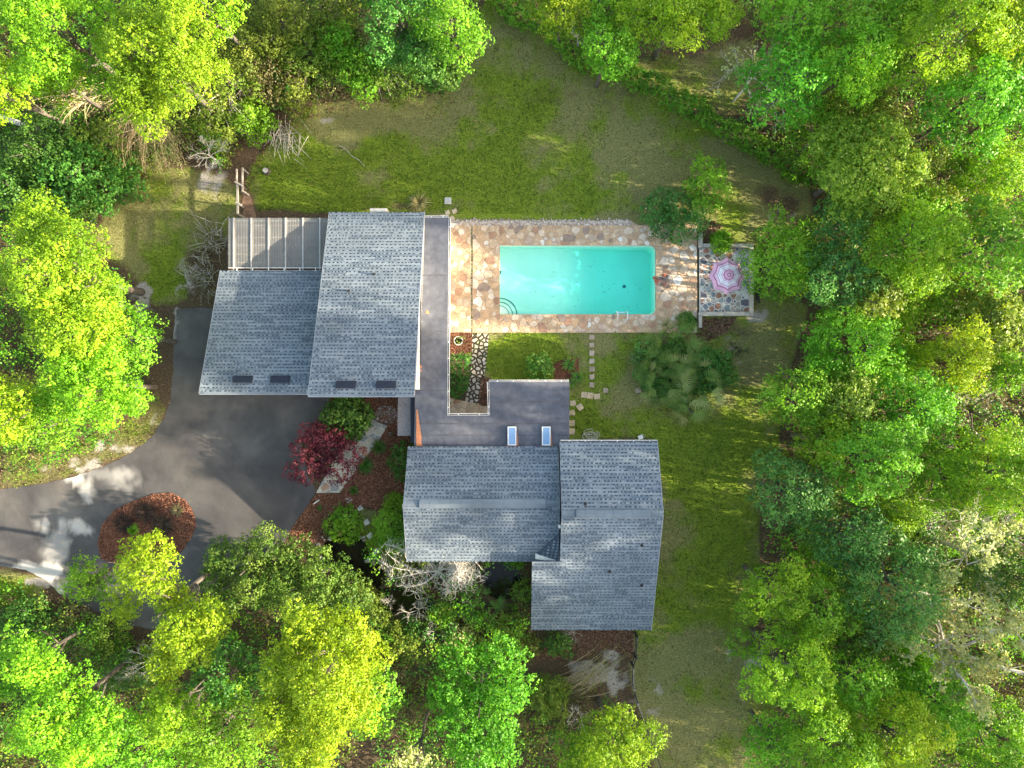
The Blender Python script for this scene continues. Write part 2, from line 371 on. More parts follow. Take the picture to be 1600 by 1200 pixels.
# ------------------------------------------------------------------ ground sheet
S0 = CAM_H / FPX
LAWN = [(392, 330), (378, 285), (398, 245), (440, 205), (478, 168), (560, 152), (680, 138), (735, 70), (758, 5), (765, -60), (830, -60), (800, 15), (900, 92), (1000, 130), (1060, 165), (1150, 220), (1262, 290), (1275, 335), (1200, 365), (1185, 390), (1185, 440), (1262, 480), (1240, 560), (1225, 640), (1215, 700), (1185, 760), (1190, 900), (1190, 1000), (1215, 1080), (1195, 1180), (1215, 1260), (1030, 1260), (1010, 1150), (985, 1080), (985, 1000), (990, 800), (800, 640), (700, 520), (640, 340)]
LAWN_W = [(205, 300), (250, 262), (330, 258), (378, 290), (380, 330), (350, 380), (300, 400), (292, 470), (275, 478), (235, 482), (205, 430), (150, 385), (160, 340)]
LAWN_S = [(-60, 905), (10, 888), (60, 905), (70, 925), (40, 950), (-20, 960), (-60, 960)]
GARDEN_SW = [(560, 790), (600, 800), (632, 860), (640, 900), (600, 905), (580, 870), (560, 830)]
VERGE = [(0, 700), (110, 690), (190, 660), (245, 600), (262, 640), (245, 680), (200, 715), (100, 750), (0, 765)]
def ground_cover(x, y):
    """x,y world arrays -> grass, lush, sand weights of what grows or lies there"""
    px = 800 + x / S0; py = 600 - y / S0
    wob = (fbm(x, y, 3.0, 5) - .5) * 34
    grass = sstep(-6, 10, sdist(px, py, LAWN) + wob * .45)
    grass = np.maximum(grass, sstep(-10, 14, sdist(px, py, LAWN_W) + wob) * .85)
    grass = np.maximum(grass, sstep(-6, 8, sdist(px, py, LAWN_S) + wob * .6))
    grass = np.maximum(grass, sstep(-3, 5, sdist(px, py, GARDEN_SW) + wob * .3) * .85)
    grass = np.maximum(grass, sstep(-10, 16, sdist(px, py, [(960, 95), (1080, 80), (1180, 55), (1200, 130), (1150, 195), (1060, 160)]) + wob) * .7)
    grass = np.maximum(grass, sstep(-4, 8, sdist(px, py, VERGE) + wob * .5) * .5)
    lush = .40 + (fbm(x, y, 5.5, 77) - .5) * 1.3 + (fbm(x, y, 1.1, 78, 3) - .5) * .9
    def blob(a, cx, cy, rx, ry, amt, cell=2.6):
        d = np.hypot((px - cx) / rx, (py - cy) / ry) + (fbm(x, y, cell, int(cx + cy * 3), 5) - .5) * 2.1
        return a + amt * (1 - sstep(.1, 1.25, d))
    for b in [(650, 250, 280, 80, .3), (820, 240, 160, 120, .22), (780, 150, 60, 60, .3), (640, 250, 150, 60, .35), (760, 260, 110, 90, .5), (860, 200, 90, 70, .25), (560, 300, 150, 30, .45), (900, 320, 100, 25, .35), (470, 280, 60, 30, .4),
              (820, 560, 90, 45, 1.0), (950, 560, 45, 50, .5), (935, 650, 60, 40, .35), (1100, 700, 110, 70, .7), (1180, 650, 60, 50, .5), (1090, 800, 60, 80, .4), (1100, 900, 60, 70, .2), (245, 440, 28, 40, .7), (270, 320, 60, 50, .25), (260, 390, 60, 40, .3), (20, 920, 60, 30, .8), (590, 850, 40, 50, .35), (1080, 1075, 60, 30, .35)]:
        lush = blob(lush, *b)
    for b in [(1000, 230, 90, 60, .55), (1130, 260, 80, 45, .5), (520, 200, 120, 35, .5), (700, 180, 60, 40, .4), (1000, 615, 60, 40, .6), (940, 540, 26, 22, .9), (1160, 560, 60, 30, .8), (1060, 1020, 60, 40, .5), (1010, 1120, 40, 50, .6), (1190, 1060, 40, 40, .7), (330, 290, 50, 30, .8), (1210, 320, 50, 30, .5), (200, 350, 40, 60, .5)]:
        lush = blob(lush, *b[:4], -b[4])
    sand = np.zeros_like(px)
    for b in [(945, 1048, 30, 22, 1.0), (925, 1062, 26, 20, .8), (968, 1066, 22, 24, .6), (955, 1025, 16, 18, .7), (905, 1045, 18, 14, .5), (215, 455, 22, 26, .95), (300, 440, 22, 45, .8), (225, 475, 14, 30, .9), (130, 735, 55, 18, 1.0), (190, 700, 40, 12, .8), (245, 655, 18, 18, .6), (275, 500, 8, 40, .7), (1215, 335, 40, 16, .45), (1150, 545, 40, 24, .6), (330, 285, 30, 30, .6), (1170, 1030, 30, 40, .45), (470, 830, 20, 12, .6), (1010, 1090, 30, 30, .5), (520, 188, 20, 10, .5), (1180, 490, 30, 16, .5), (1515, 625, 60, 20, .8), (1475, 700, 30, 20, .7), (60, 905, 30, 12, .8)]:
        sand = blob(sand, *b, .9)
    sand *= .25 + 1.5 * sstep(.3, .7, fbm(x, y, .9, 321))
    for b in [(330, 440, 40, 60, .9), (1230, 320, 60, 30, .75), (1185, 560, 60, 60, .35), (1190, 1000, 40, 60, .75), (870, 705, 60, 12, .8), (960, 690, 60, 12, .8), (640, 325, 40, 12, .6), (390, 320, 20, 20, .9), (900, 150, 120, 20, .4), (1150, 880, 40, 90, .35), (900, 1020, 60, 40, .6), (1140, 510, 50, 18, .5)]:
        grass = blob(grass, *b[:4], -b[4])
    return np.clip(grass, 0, 1), np.clip(lush, 0, 1), np.clip(sand, 0, 1)

POOL = (781.0, 384.0, 1024.5, 491.0)
px0, py0 = P2(POOL[0], POOL[3]); px1, py1 = P2(POOL[2], POOL[1])     # world pool rectangle
PONDS = [(540, 866, 42, 34), (575, 900, 34, 24), (618, 938, 44, 22), (655, 948, 26, 16), (785, 908, 34, 34)]
def pond_depth(x, y):
    px = 800 + x / S0; py = 600 - y / S0; d = np.full(np.shape(px), -9.0)
    for cx, cy, rx, ry in PONDS:
        d = np.maximum(d, 1 - np.hypot((px - cx) / rx, (py - cy) / ry))
    return d + (fbm(x, y, 1.2, 9) - .5) * .25
def build_ground():
    far = np.array([-900, -400, -200, -120, -80, -60]); xs = np.concatenate([far, np.arange(-46, 46.01, .25), -far[::-1]]); ys = np.concatenate([far, np.arange(-36, 36.01, .25), -far[::-1]])
    X, Y = np.meshgrid(xs, ys, indexing='ij'); nx, ny = X.shape
    Z = np.zeros_like(X)
    pd = pond_depth(X, Y); Z -= .55 * sstep(-.02, .35, pd)
    inp = (X > px0 - .3) & (X < px1 + .3) & (Y > py0 - .3) & (Y < py1 + .3); Z[inp] = -3.6
    idx = np.arange(nx * ny).reshape(nx, ny)
    F = np.stack([idx[:-1, :-1], idx[1:, :-1], idx[1:, 1:], idx[:-1, 1:]], -1).reshape(-1, 4)
    me = bpy.data.meshes.new("ground"); n = nx * ny
    me.vertices.add(n); me.vertices.foreach_set("co", np.stack([X, Y, Z], -1).astype(np.float32).ravel())
    me.loops.add(len(F) * 4); me.polygons.add(len(F)); me.loops.foreach_set("vertex_index", F.astype(np.int32).ravel())
    me.polygons.foreach_set("loop_start", np.arange(0, len(F) * 4, 4, dtype=np.int32)); me.polygons.foreach_set("loop_total", np.full(len(F), 4, dtype=np.int32))
    me.update(calc_edges=True)
    for nm, a in zip(("grass", "lush", "sand"), ground_cover(X.ravel(), Y.ravel())):
        at = me.attributes.new(nm, 'FLOAT', 'POINT'); at.data.foreach_set("value", a.astype(np.float32))
    me.materials.append(GROUND)
    o = bpy.data.objects.new("ground", me); COL.objects.link(o); struct(o)
build_ground()

def sheet(name, pxpoly, z, mat, wob=0.0, seed=0, step=.3, kind="structure", attr=None, grid=None):
    """flat sheet cut to a photo-traced outline at its real place on the ground, edge roughened"""
    pts = []; r = random.Random(seed)
    n = len(pxpoly)
    for i in range(n):
        a = Vector(P2(*pxpoly[i])); b = Vector(P2(*pxpoly[(i + 1) % n])); k = max(1, int((b - a).length / step))
        for q in range(k):
            p = a.lerp(b, q / k); pts.append((p.x + r.uniform(-wob, wob), p.y + r.uniform(-wob, wob)))
    bm = bmesh.new(); vs_ = [bm.verts.new((x, y, z)) for x, y in pts]
    es = [bm.edges.new((vs_[i], vs_[(i + 1) % len(vs_)])) for i in range(len(vs_))]
    bmesh.ops.triangle_fill(bm, edges=es, use_beauty=True)
    if grid:
        bmesh.ops.subdivide_edges(bm, edges=[e for e in bm.edges if e.calc_length() > 1.2], cuts=3, use_grid_fill=True)
        for _ in range(3):
            bmesh.ops.subdivide_edges(bm, edges=[e for e in bm.edges if e.calc_length() > grid], cuts=1)
            bmesh.ops.triangulate(bm, faces=bm.faces)
    for f in bm.faces:
        if f.normal.z < 0: f.normal_flip()
    me = bpy.data.meshes.new(name); bm.to_mesh(me); bm.free(); me.materials.append(mat)
    if attr:
        co = np.zeros(len(me.vertices) * 3, np.float32); me.vertices.foreach_get("co", co); co = co.reshape(-1, 3)
        at = me.attributes.new("sand", 'FLOAT', 'POINT'); at.data.foreach_set("value", attr(co[:, 0], co[:, 1]).astype(np.float32))
    o = bpy.data.objects.new(name, me); COL.objects.link(o); ORI[o.name] = Vector((0, 0, 0))
    if kind: o["kind"] = kind
    return o
DRIVE = [(-120, 780), (0, 764), (60, 757), (105, 748), (160, 730), (205, 708), (238, 682), (256, 655), (266, 625), (271, 580), (272, 520), (276, 484), (300, 481), (345, 482), (400, 520), (514, 560), (514, 645), (505, 668), (470, 690), (480, 740), (494, 768), (470, 805), (452, 832), (430, 870), (380, 900), (330, 915), (300, 940), (250, 985), (190, 975), (140, 950), (95, 930), (70, 905), (40, 890), (0, 884), (-120, 880)]
def drive_sand(x, y):
    px = 800 + x / S0; py = 600 - y / S0; s = np.zeros_like(px)
    for cx, cy, rx, ry, a in [(75, 903, 30, 26, 1.4), (40, 892, 40, 10, 1.3), (85, 850, 22, 45, .5), (120, 825, 30, 12, .8), (68, 825, 12, 14, .7), (135, 765, 12, 22, .75), (110, 748, 30, 9, 1.2), (270, 510, 5, 30, .5), (170, 740, 40, 10, .3), (190, 755, 30, 20, .25)]:
        d = np.hypot((px - cx) / rx, (py - cy) / ry) + (fbm(x, y, .7, int(cx), 5) - .5) * 2.2
        s = s + a * (1 - sstep(.35, 1.05, d))
    s = s + .10 * sstep(.5, .75, fbm(x, y, 2.5, 19, 5))
    return np.clip(s, 0, 1)
drive = sheet("driveway", DRIVE, .012, ASPHALT, .04, 1, attr=drive_sand, grid=.5)

# mulch beds (bark chips over soil)
CHIPBASE = mix_noise_mat("bark_mulch", (.09, .03, .018), (.24, .085, .05), 4, .95, 25, .03)
CHIPBASE2 = mix_noise_mat("bark_mulch_old", (.10, .06, .04), (.28, .17, .11), 3, .95, 25, .03)
ISLAND = [(153, 850), (160, 820), (178, 798), (205, 784), (240, 772), (268, 769), (290, 782), (303, 802), (306, 822), (298, 842), (284, 862), (240, 890), (190, 885), (158, 872)]
BED_FRONT = [(516, 612), (620, 612), (645, 632), (648, 700), (636, 760), (636, 815), (600, 800), (570, 790), (545, 800), (520, 815), (480, 845), (452, 832), (470, 805), (496, 770), (531, 770), (560, 728), (590, 690), (606, 665), (580, 655), (560, 680), (528, 700), (516, 660)]
BED_COURT = [(702, 520), (737, 520), (737, 550), (720, 552), (702, 552)]
BED_COURT2 = [(752, 590), (766, 590), (766, 636), (748, 632)]
BED_SOUTH = [(890, 985), (990, 985), (990, 1030), (950, 1012), (905, 1030), (840, 1030), (838, 1015), (880, 1005)]
BED_SAND = [(452, 832), (480, 845), (520, 815), (505, 850), (498, 870), (470, 868)]
sheet("mulch_bed", ISLAND, .03, CHIPBASE, .05, 3)
sheet("mulch_bed", BED_FRONT, .02, CHIPBASE, .05, 4)
sheet("mulch_bed", BED_COURT, .02, CHIPBASE, .02, 5)
sheet("mulch_bed", BED_COURT2, .02, CHIPBASE, .03, 6)
sheet("mulch_bed", [(882, 560), (905, 560), (905, 600), (868, 600), (862, 570)], .02, CHIPBASE, .04, 7)
sheet("leaf_litter_bed", BED_SOUTH, .016, CHIPBASE2, .08, 8)
sheet("leaf_litter_bed", BED_SAND, .016, CHIPBASE2, .08, 9)
sheet("mulch_bed", [(378, 285), (390, 300), (398, 330), (400, 345), (380, 345)], .016, CHIPBASE2, .06, 10)

# ------------------------------------------------------------------ crazy paving
def clip_half(poly, mx, my, nx, ny):
    out = []; k = len(poly)
    for i in range(k):
        a = poly[i]; b = poly[(i + 1) % k]
        da = (a[0] - mx) * nx + (a[1] - my) * ny; db = (b[0] - mx) * nx + (b[1] - my) * ny
        if da <= 0: out.append(a)
        if (da < 0 < db) or (db < 0 < da):
            t = da / (da - db); out.append((a[0] + (b[0] - a[0]) * t, a[1] + (b[1] - a[1]) * t))
    return out
def area(p): return .5 * sum(p[i][0] * p[(i + 1) % len(p)][1] - p[(i + 1) % len(p)][0] * p[i][1] for i in range(len(p)))
def crazy(poly, rmin, rmax, seed, joint, skew=2.0):
    """irregular stones filling a convex world polygon; poisson seeds of mixed radii -> power cells -> shrunk by the joint"""
    if area(poly) < 0: poly = poly[::-1]
    r = random.Random(seed); xs = [p[0] for p in poly]; ys = [p[1] for p in poly]; seeds = []
    A = abs(area(poly))
    lim = int(A / (math.pi * (.62 * (rmin + (rmax - rmin) / (1 + skew))) ** 2) * 1.0)
    for t in range(9000):
        if len(seeds) >= lim: break
        rr = rmin + (rmax - rmin) * r.random() ** skew if t > 60 else rmax * r.uniform(.6, 1.1)
        x, y = r.uniform(min(xs), max(xs)), r.uniform(min(ys), max(ys))
        if all((x - a) ** 2 + (y - b) ** 2 > (.5 * (rr + c)) ** 2 for a, b, c in seeds): seeds.append((x, y, rr))
    out = []
    for i, (x, y, w) in enumerate(seeds):
        cell = list(poly)
        for j, (a, b, w2) in enumerate(seeds):
            if i == j: continue
            dx, dy = a - x, b - y; d2 = dx * dx + dy * dy
            if d2 > (6 * rmax) ** 2: continue
            d = math.sqrt(d2); t = min(.75, max(.25, (d2 + .6 * (w * w - w2 * w2)) / (2 * d2)))
            off = t * d - joint * .5
            cell = clip_half(cell, x + dx / d * off, y + dy / d * off, dx / d, dy / d)
            if len(cell) < 3: break
        if len(cell) < 3 or abs(area(cell)) < .006: continue
        # shave the joint at the border and roughen the outline
        cx = sum(p[0] for p in cell) / len(cell); cy = sum(p[1] for p in cell) / len(cell)
        rough = []; k = len(cell)
        for q in range(k):
            a, b = cell[q], cell[(q + 1) % k]; L = math.hypot(b[0] - a[0], b[1] - a[1])
            if L < .03: continue
            rough.append((a[0] * .985 + cx * .015, a[1] * .985 + cy * .015))
            if L > .3:
                m = r.uniform(.35, .65); off = r.uniform(-.09, .02) * L
                nx, ny = (b[1] - a[1]) / L, -(b[0] - a[0]) / L
                rough.append(((a[0] + (b[0] - a[0]) * m + nx * off) * .985 + cx * .015, (a[1] + (b[1] - a[1]) * m + ny * off) * .985 + cy * .015))
        if len(rough) >= 3: out.append(rough)
    return out
def pave(cells, parent, mat, z0, h, seed, name="stone", cap=300):
    r = random.Random(seed); cells = sorted(cells, key=lambda c: -abs(area(c)))
    for c in cells[:cap]:
        mb = MB(); mb.prism(c, z0 - .03, z0 + h * r.uniform(.5, 1.2), inset=.018); mb.build(name, mat, parent)
    rest = cells[cap:]
    if rest:
        mb = MB()
        for c in rest: mb.prism(c, z0 - .03, z0 + h * r.uniform(.5, 1.2), inset=.015)
        o = mb.build("small_stones", mat, parent); o["kind"] = "stuff"
def rect_px(x0, y0, x1, y1): return [P2(x0, y1), P2(x1, y1), P2(x1, y0), P2(x0, y0)]

# pool deck slab with the pool opening
def pool_outline(grow=0.0, rr=.42):
    x0, x1, y0, y1 = px0 - grow, px1 + grow, py0 - grow, py1 + grow; o = [(x0, y0)]
    for k in range(7): a = -math.pi / 2 + k / 6 * math.pi / 2; o.append((x1 - rr + rr * math.cos(a), y0 + rr + rr * math.sin(a)))
    for k in range(7): a = k / 6 * math.pi / 2; o.append((x1 - rr + rr * math.cos(a), y1 - rr + rr * math.sin(a)))
    o.append((x0, y1)); return o
def deck_slab():
    bm = bmesh.new()
    outer = [P2(698, 520), P2(1089, 520), P2(1089, 352), P2(1070, 348), P2(1000, 352), P2(698, 351)]
    def loop(pts): v = [bm.verts.new((x, y, .05)) for x, y in pts]; return [bm.edges.new((v[i], v[(i + 1) % len(v)])) for i in range(len(v))]
    es = loop(outer) + loop(pool_outline())
    bmesh.ops.triangle_fill(bm, edges=es, use_beauty=True)
    for f in bm.faces:
        if f.normal.z < 0: f.normal_flip()
    ex = bmesh.ops.extrude_face_region(bm, geom=list(bm.faces)); 
    for v in [g for g in ex["geom"] if isinstance(g, bmesh.types.BMVert)]: v.co.z = -.12
    bmesh.ops.recalc_face_normals(bm, faces=bm.faces)
    me = bpy.data.meshes.new("pool_deck"); bm.to_mesh(me); bm.free(); me.materials.append(MORTAR_TAN)
    o = bpy.data.objects.new("pool_deck", me); COL.objects.link(o); ORI[o.name] = Vector((0, 0, 0)); return struct(o)
deck = deck_slab()
g = .3
cells = crazy(rect_px(703, 348.5, 735.5, 519), .12, .46, 11, .03) + crazy(rect_px(739, 352.5, 781 - g, 519), .13, .62, 12, .03) \
      + crazy(rect_px(781, 352.5, 1024, 384 - g), .15, .5, 13, .035) + crazy(rect_px(781, 491 + g, 1024, 519), .14, .5, 14, .03) \
      + crazy(rect_px(1024 + g, 354, 1088, 519), .13, .55, 15, .035)
print("deck stones", len(cells))
pave(cells, deck, STONE_DECK, .05, .03, 5)
# mossy joint between the two deck slabs
mb = MB(); rj = random.Random(2); jy = 350.0
while jy < 518:
    jl = rj.uniform(1.5, 6); jc = 737.2 + rj.uniform(-.5, .5); jw = rj.uniform(.5, 1.5); a0 = P2(jc - jw, jy + jl); a1 = P2(jc + jw, jy); mb.box(a0[0], a1[0], a0[1], a1[1], .02, .056 + rj.uniform(0, .01)); jy += jl + rj.uniform(0, 1.6)
mb.build("moss_joint", mix_noise_mat("joint_moss", (.05, .07, .02), (.17, .16, .07), 8, .95, 40, .01), deck)["kind"] = "stuff"

# pool shell
def depth(x):
    t = (x - px0) / (px1 - px0); return .85 + .25 * min(t / .35, 1) + 1.1 * float(sstep(.35, .7, np.array(t)))
def build_pool():
    root = empty("swimming_pool", ((px0 + px1) / 2, (py0 + py1) / 2, 0)); tag(root, "rectangular turquoise swimming pool set in the flagstone deck", "pool")
    xs = sorted(set([px0 + (px1 - .42 - px0) * i / 24 for i in range(25)] + [px1 - .42 + .42 * math.sin(k / 6 * math.pi / 2) for k in range(7)]))
    def yr(x):
        d = x - (px1 - .42)
        if d <= 0: return py0, py1
        e = .42 - math.sqrt(max(0, .42 ** 2 - d * d)); return py0 + e, py1 - e
    mb = MB()
    for a, b in zip(xs[:-1], xs[1:]):
        ya0, ya1 = yr(a); yb0, yb1 = yr(b)
        mb.face([(a, ya0, -depth(a)), (b, yb0, -depth(b)), (b, yb1, -depth(b)), (a, ya1, -depth(a))])
        mb.face([(a, ya1, .045), (a, ya1, -depth(a)), (b, yb1, -depth(b)), (b, yb1, .045)])
        mb.face([(b, yb0, .045), (b, yb0, -depth(b)), (a, ya0, -depth(a)), (a, ya0, .045)])
    mb.face([(px0, py0, .045), (px0, py0, -depth(px0)), (px0, py1, -depth(px0)), (px0, py1, .045)])
    y0, y1 = yr(px1); mb.face([(px1, y1, .045), (px1, y1, -depth(px1)), (px1, y0, -depth(px1)), (px1, y0, .045)])
    mb.build("pool_shell", PLASTER, root)
    for k, (rr, z) in enumerate([(.63, -.28), (.92, -.5), (1.24, -.74)]):
        mb = MB(); arc = [(px0 + rr * math.cos(t), py0 + rr * math.sin(t)) for t in [i / 12 * math.pi / 2 for i in range(13)]]
        mb.prism([(px0, py0)] + arc, -1.3, z); st = mb.build("pool_step", PLASTER, root)
        mb = MB()
        for i in range(12):
            a, b = arc[i], arc[i + 1]; q = lambda p, s: (px0 + (p[0] - px0) * s, py0 + (p[1] - py0) * s)
            mb.hexa([(*q(a, 1.004), z - .06), (*q(b, 1.004), z - .06), (*q(b, .94), z - .06), (*q(a, .94), z - .06)][::1], [(*q(a, 1.004), z + .012), (*q(b, 1.004), z + .012), (*q(b, .94), z + .012), (*q(a, .94), z + .012)])
        mb.build("step_edge", TRIM_BLUE, st)
    dx, dy = P2(983, 441); mb = MB(); mb.prism([(dx + .13 * math.cos(t), dy + .13 * math.sin(t)) for t in [i / 8 * 2 * math.pi for i in range(8)]], -depth(dx) - .02, -depth(dx) + .05, inset=.04); mb.build("drain", TRIM_BLUE, root)
    mb = MB(); yy = P2(783, 424)[1]; mb.tube([(px0 - .02, yy, -.3), (px0 + .1, yy, -.3)], .11, 8, True); mb.build("inlet_fitting", TRIM_BLUE, root)
    wz = -.11; ol = pool_outline(.02); mb = MB(); mb.prism(ol, -3.0, wz, bottom=True); mb.build("water", POOLWATER, root)
    # specks and sunk leaves on the floor
    r = np.random.RandomState(4); n = 55
    lx = r.uniform(px0 + 2.5, px1 - .5, n); ly = r.uniform(py0 + .4, py1 - .4, n); q = []
    for x, y in zip(lx, ly):
        s = r.uniform(.012, .045); a = r.uniform(0, 6.28); z = -depth(x) + .02
        q.append([(x + s * math.cos(a + t), y + s * math.sin(a + t) * .7, z) for t in (0, 1.57, 3.14, 4.71)])
    o = quads_object("sunken_leaves", np.array(q), LEAF["brown"], root, r.rand(n) * .3); o["kind"] = "stuff"
build_pool()
# ladder with two hooped rails
lad = thing("pool_ladder", "white metal pool ladder with two hooped rails at the deep end", "ladder", P(970, 491))
for lx in (963, 978):
    x, y = P2(lx, 491); mb = MB()
    mb.tube([(x, y - .45, .05), (x, y - .45, .5), (x, y - .35, .68), (x, y - .1, .75), (x, y + .12, .62), (x, y + .16, .2), (x, y + .16, -1.1)], .035, 6, True); mb.build("rail", WHITE, lad, True)
for k in range(3):
    xa, y = P2(963, 491); xb, _ = P2(978, 491); mb = MB(); mb.box(xa, xb, y + .12, y + .2, -.35 - .28 * k, -.31 - .28 * k); mb.build("rung", STEEL, lad)
x, y = P2(969, 374); t = tag(empty("skimmer_lid", (x, y, .07)), "round white plastic skimmer lid flush in the deck stones", "lid")
mb = MB(); mb.prism([(x + .15 * math.cos(i / 14 * 6.283), y + .15 * math.sin(i / 14 * 6.283)) for i in range(14)], .05, .095, inset=.02); mb.build("lid_disc", WHITE, t)
mb = MB(); mb.prism([(x + .04 * math.cos(i / 8 * 6.283), y + .04 * math.sin(i / 8 * 6.283)) for i in range(8)], .095, .103); mb.build("finger_hole", CONC, t)
# rock pile with red rocks at the pool's east edge
rp = thing("rock_pile", "small pile of red and dark rocks at the pool's east end", "rocks", P(1034, 440))
def rock(mb, x, y, z, r, rnd, squash=.7):
    bm = bmesh.new(); bmesh.ops.create_icosphere(bm, subdivisions=1, radius=1)
    a = rnd.uniform(0, 6); vs_ = []
    for v in bm.verts:
        k = r * rnd.uniform(.75, 1.15); vs_.append((x + v.co.x * k * 1.15, y + v.co.y * k * .9, z + v.co.z * k * squash))
    n = len(mb.v); mb.v += vs_; bm.verts.index_update()
    for f in bm.faces: mb.f.append(tuple(n + v.index for v in f.verts)); mb.m.append(mb.mi)
    bm.free()
rnd = random.Random(8)
for k in range(26):
    x, y = P2(1033 + rnd.gauss(0, 5), 440 + rnd.gauss(0, 6)); mb = MB(); rock(mb, x, y, .1, rnd.uniform(.07, .17), rnd); mb.build("rock", ROCK_RED, rp)

# raised stone patio with timber-capped wall
PAT = rect_px(1092.5, 387, 1171, 488)
mb = MB(); mb.prism(PAT, -.1, .08); pat = mb.build("stone_patio", MORTAR_PALE); struct(pat)
pc = crazy(rect_px(1094, 388, 1170, 487), .13, .45, 21, .075, 1.6); print("patio stones", len(pc)); pave(pc, pat, STONE_GREY, .08, .025, 6)
wall = thing("patio_wall", "low wall with pale timber caps around the umbrella patio", "wall", P(1132, 437))
def wallseg(x0, y0, x1, y1, h=.42):
    a = P2(x0, y1, h); b = P2(x1, y0, h); mb = MB(); mb.box(a[0] + .03, b[0] - .03, a[1] + .03, b[1] - .03, -.05, h - .06); mb.build("wall_base", ROCK, wall)
    mb = MB(); w = b[0] - a[0]; d = b[1] - a[1]; n = max(1, round(max(w, d) / 1.8)); r = random.Random(int(x0 + y0))
    for k in range(n):
        mb = MB(); e = .012
        if w > d: mb.box(a[0] + w * k / n + e, a[0] + w * (k + 1) / n - e, a[1], b[1], h - .06, h + r.uniform(0, .01))
        else: mb.box(a[0], b[0], a[1] + d * k / n + e, a[1] + d * (k + 1) / n - e, h - .06, h + r.uniform(0, .01))
        mb.build("cap_plank", TIMBER, wall)
wallseg(1098.5, 380.5, 1171, 386.5); wallseg(1092, 364, 1098, 386.5); wallseg(1171.5, 380.5, 1177.5, 493); wallseg(1092, 487.5, 1171, 493.5); wallseg(1092, 494, 1097, 512)
mb = MB(); a0 = P2(1089.2, 520); a1 = P2(1091.6, 360); mb.box(a0[0], a1[0], a0[1], a1[1], -.1, .03); j = mb.build("deck_joint", SOIL, deck)

# gravel strip along the deck's north edge
def pebbles(name, n, fn, rmin, rmax, mat, seed, z=.02):
    rnd = random.Random(seed); mb = MB()
    for _ in range(n):
        x, y = fn(rnd); r = rnd.uniform(rmin, rmax); k = 5; a = rnd.uniform(0, 6)
        ring = [(x + r * rnd.uniform(.7, 1.1) * math.cos(a + i / k * 6.283), y + r * rnd.uniform(.7, 1.1) * math.sin(a + i / k * 6.283)) for i in range(k)]
        n0 = len(mb.v); mb.v += [(p[0], p[1], z - .01) for p in ring] + [(x + (p[0] - x) * .6, y + (p[1] - y) * .6, z + r * .6) for p in ring]
        mb.f.append(tuple(n0 + k + i for i in range(k))); mb.m.append(0)
        for i in range(k): mb.f.append((n0 + i, n0 + (i + 1) % k, n0 + k + (i + 1) % k, n0 + k + i)); mb.m.append(0)
    o = mb.build(name, mat); o["kind"] = "stuff"; return o
def pebble_mat(name, pal):
    m, nt, b = M(name); g = N(nt, "ShaderNodeNewGeometry"); k = len(pal); r = ramp(nt, [(i / k, c) for i, c in enumerate(pal)], 'CONSTANT')
    nt.links.new(g.outputs["Random Per Island"], r.inputs[0]); nt.links.new(r.outputs[0], b.inputs["Base Color"]); b.inputs["Roughness"].default_value = .85; return m
GRAVEL = pebble_mat("gravel", [(.42, .34, .28), (.5, .43, .37), (.3, .23, .18), (.38, .3, .25), (.58, .52, .46), (.24, .19, .16), (.45, .36, .29)])
pebbles("gravel", 2600, lambda r: P2(r.uniform(700, 985), r.gauss(348.3, 2.2)), .04, .1, GRAVEL, 3)
sheet("gravel_bed", [(700, 344), (985, 345), (1000, 353), (698, 353)], .012, MORTAR_TAN, .06, 31)

# flagstone walks
def walk(name, quads_, mat, base, rmin, rmax, joint, seed, z=.03, h=.025, skew=1.5):
    mb = MB()
    for q in quads_:
        p = [P2(*c) for c in q]
        if area(p) < 0: p = p[::-1]
        mb.prism(p, -.1, z + .001 * quads_.index(q))
    o = struct(mb.build(name, base)); cs = []
    for i, q in enumerate(quads_): cs += crazy([P2(*c) for c in q], rmin, rmax, seed + i, joint, skew)
    print(name, len(cs)); pave(cs, o, mat, z + .006, h, seed); return o
walk("front_walk", [[(494, 770), (531, 770), (561, 728), (527, 710)], [(527, 710), (561, 728), (591, 690), (560, 676)], [(560, 676), (591, 690), (606, 665), (578, 655)]], STONE_WALK, MORTAR_PALE, .16, .5, .05, 41)
walk("entry_path", [[(578, 655), (600, 661), (624, 661), (624, 636), (602, 634), (592, 636)]], STONE_GREY, MORTAR_PALE, .14, .28, .09, 46)
walk("courtyard_path", [[(738, 521), (764, 521), (760, 565), (737, 565)], [(737, 565), (760, 565), (755, 600), (733, 600)], [(733, 600), (755, 600), (748, 633), (726, 628)]], STONE_PATH, SOIL, .2, .26, .11, 51, .016, .03, 1.0)
walk("courtyard_patio", [[(690, 618), (722, 626), (775, 636), (775, 660), (690, 660)]], STONE_DECK, MORTAR_TAN, .2, .6, .04, 56)
# square stepping stones
def steppers(name, mat, items, s, seed):
    root = struct(empty(name, P(*items[0][:2]))); r = random.Random(seed)
    for it in items:
        x, y = P2(*it[:2]); a = it[2] if len(it) > 2 else r.uniform(-.15, .15); w = s * r.uniform(.88, 1.08); d = s * r.uniform(.88, 1.08)
        c, sn = math.cos(a), math.sin(a)
        p = [(x + (u * w * c - v * d * sn), y + (u * w * sn + v * d * c)) for u, v in ((-.5, -.5), (.5, -.5), (.55, 0), (.5, .5), (0, .47), (-.5, .5))]
        mb = MB(); mb.prism(p, -.05, .05 + r.uniform(-.01, .015), inset=.02); mb.build("paver", mat, root)
steppers("stepping_stone_path", PAVER_GREY, [(924.5, 527 + 12.4 * k) for k in range(7)], .36, 3)
steppers("stepping_stone_path", PAVER_TAN, [(912.5, 617), (922, 618), (932.5, 619.5, .1), (895, 630, .15), (906, 636, .6), (893, 645), (893, 661), (893, 674)], .42, 4)
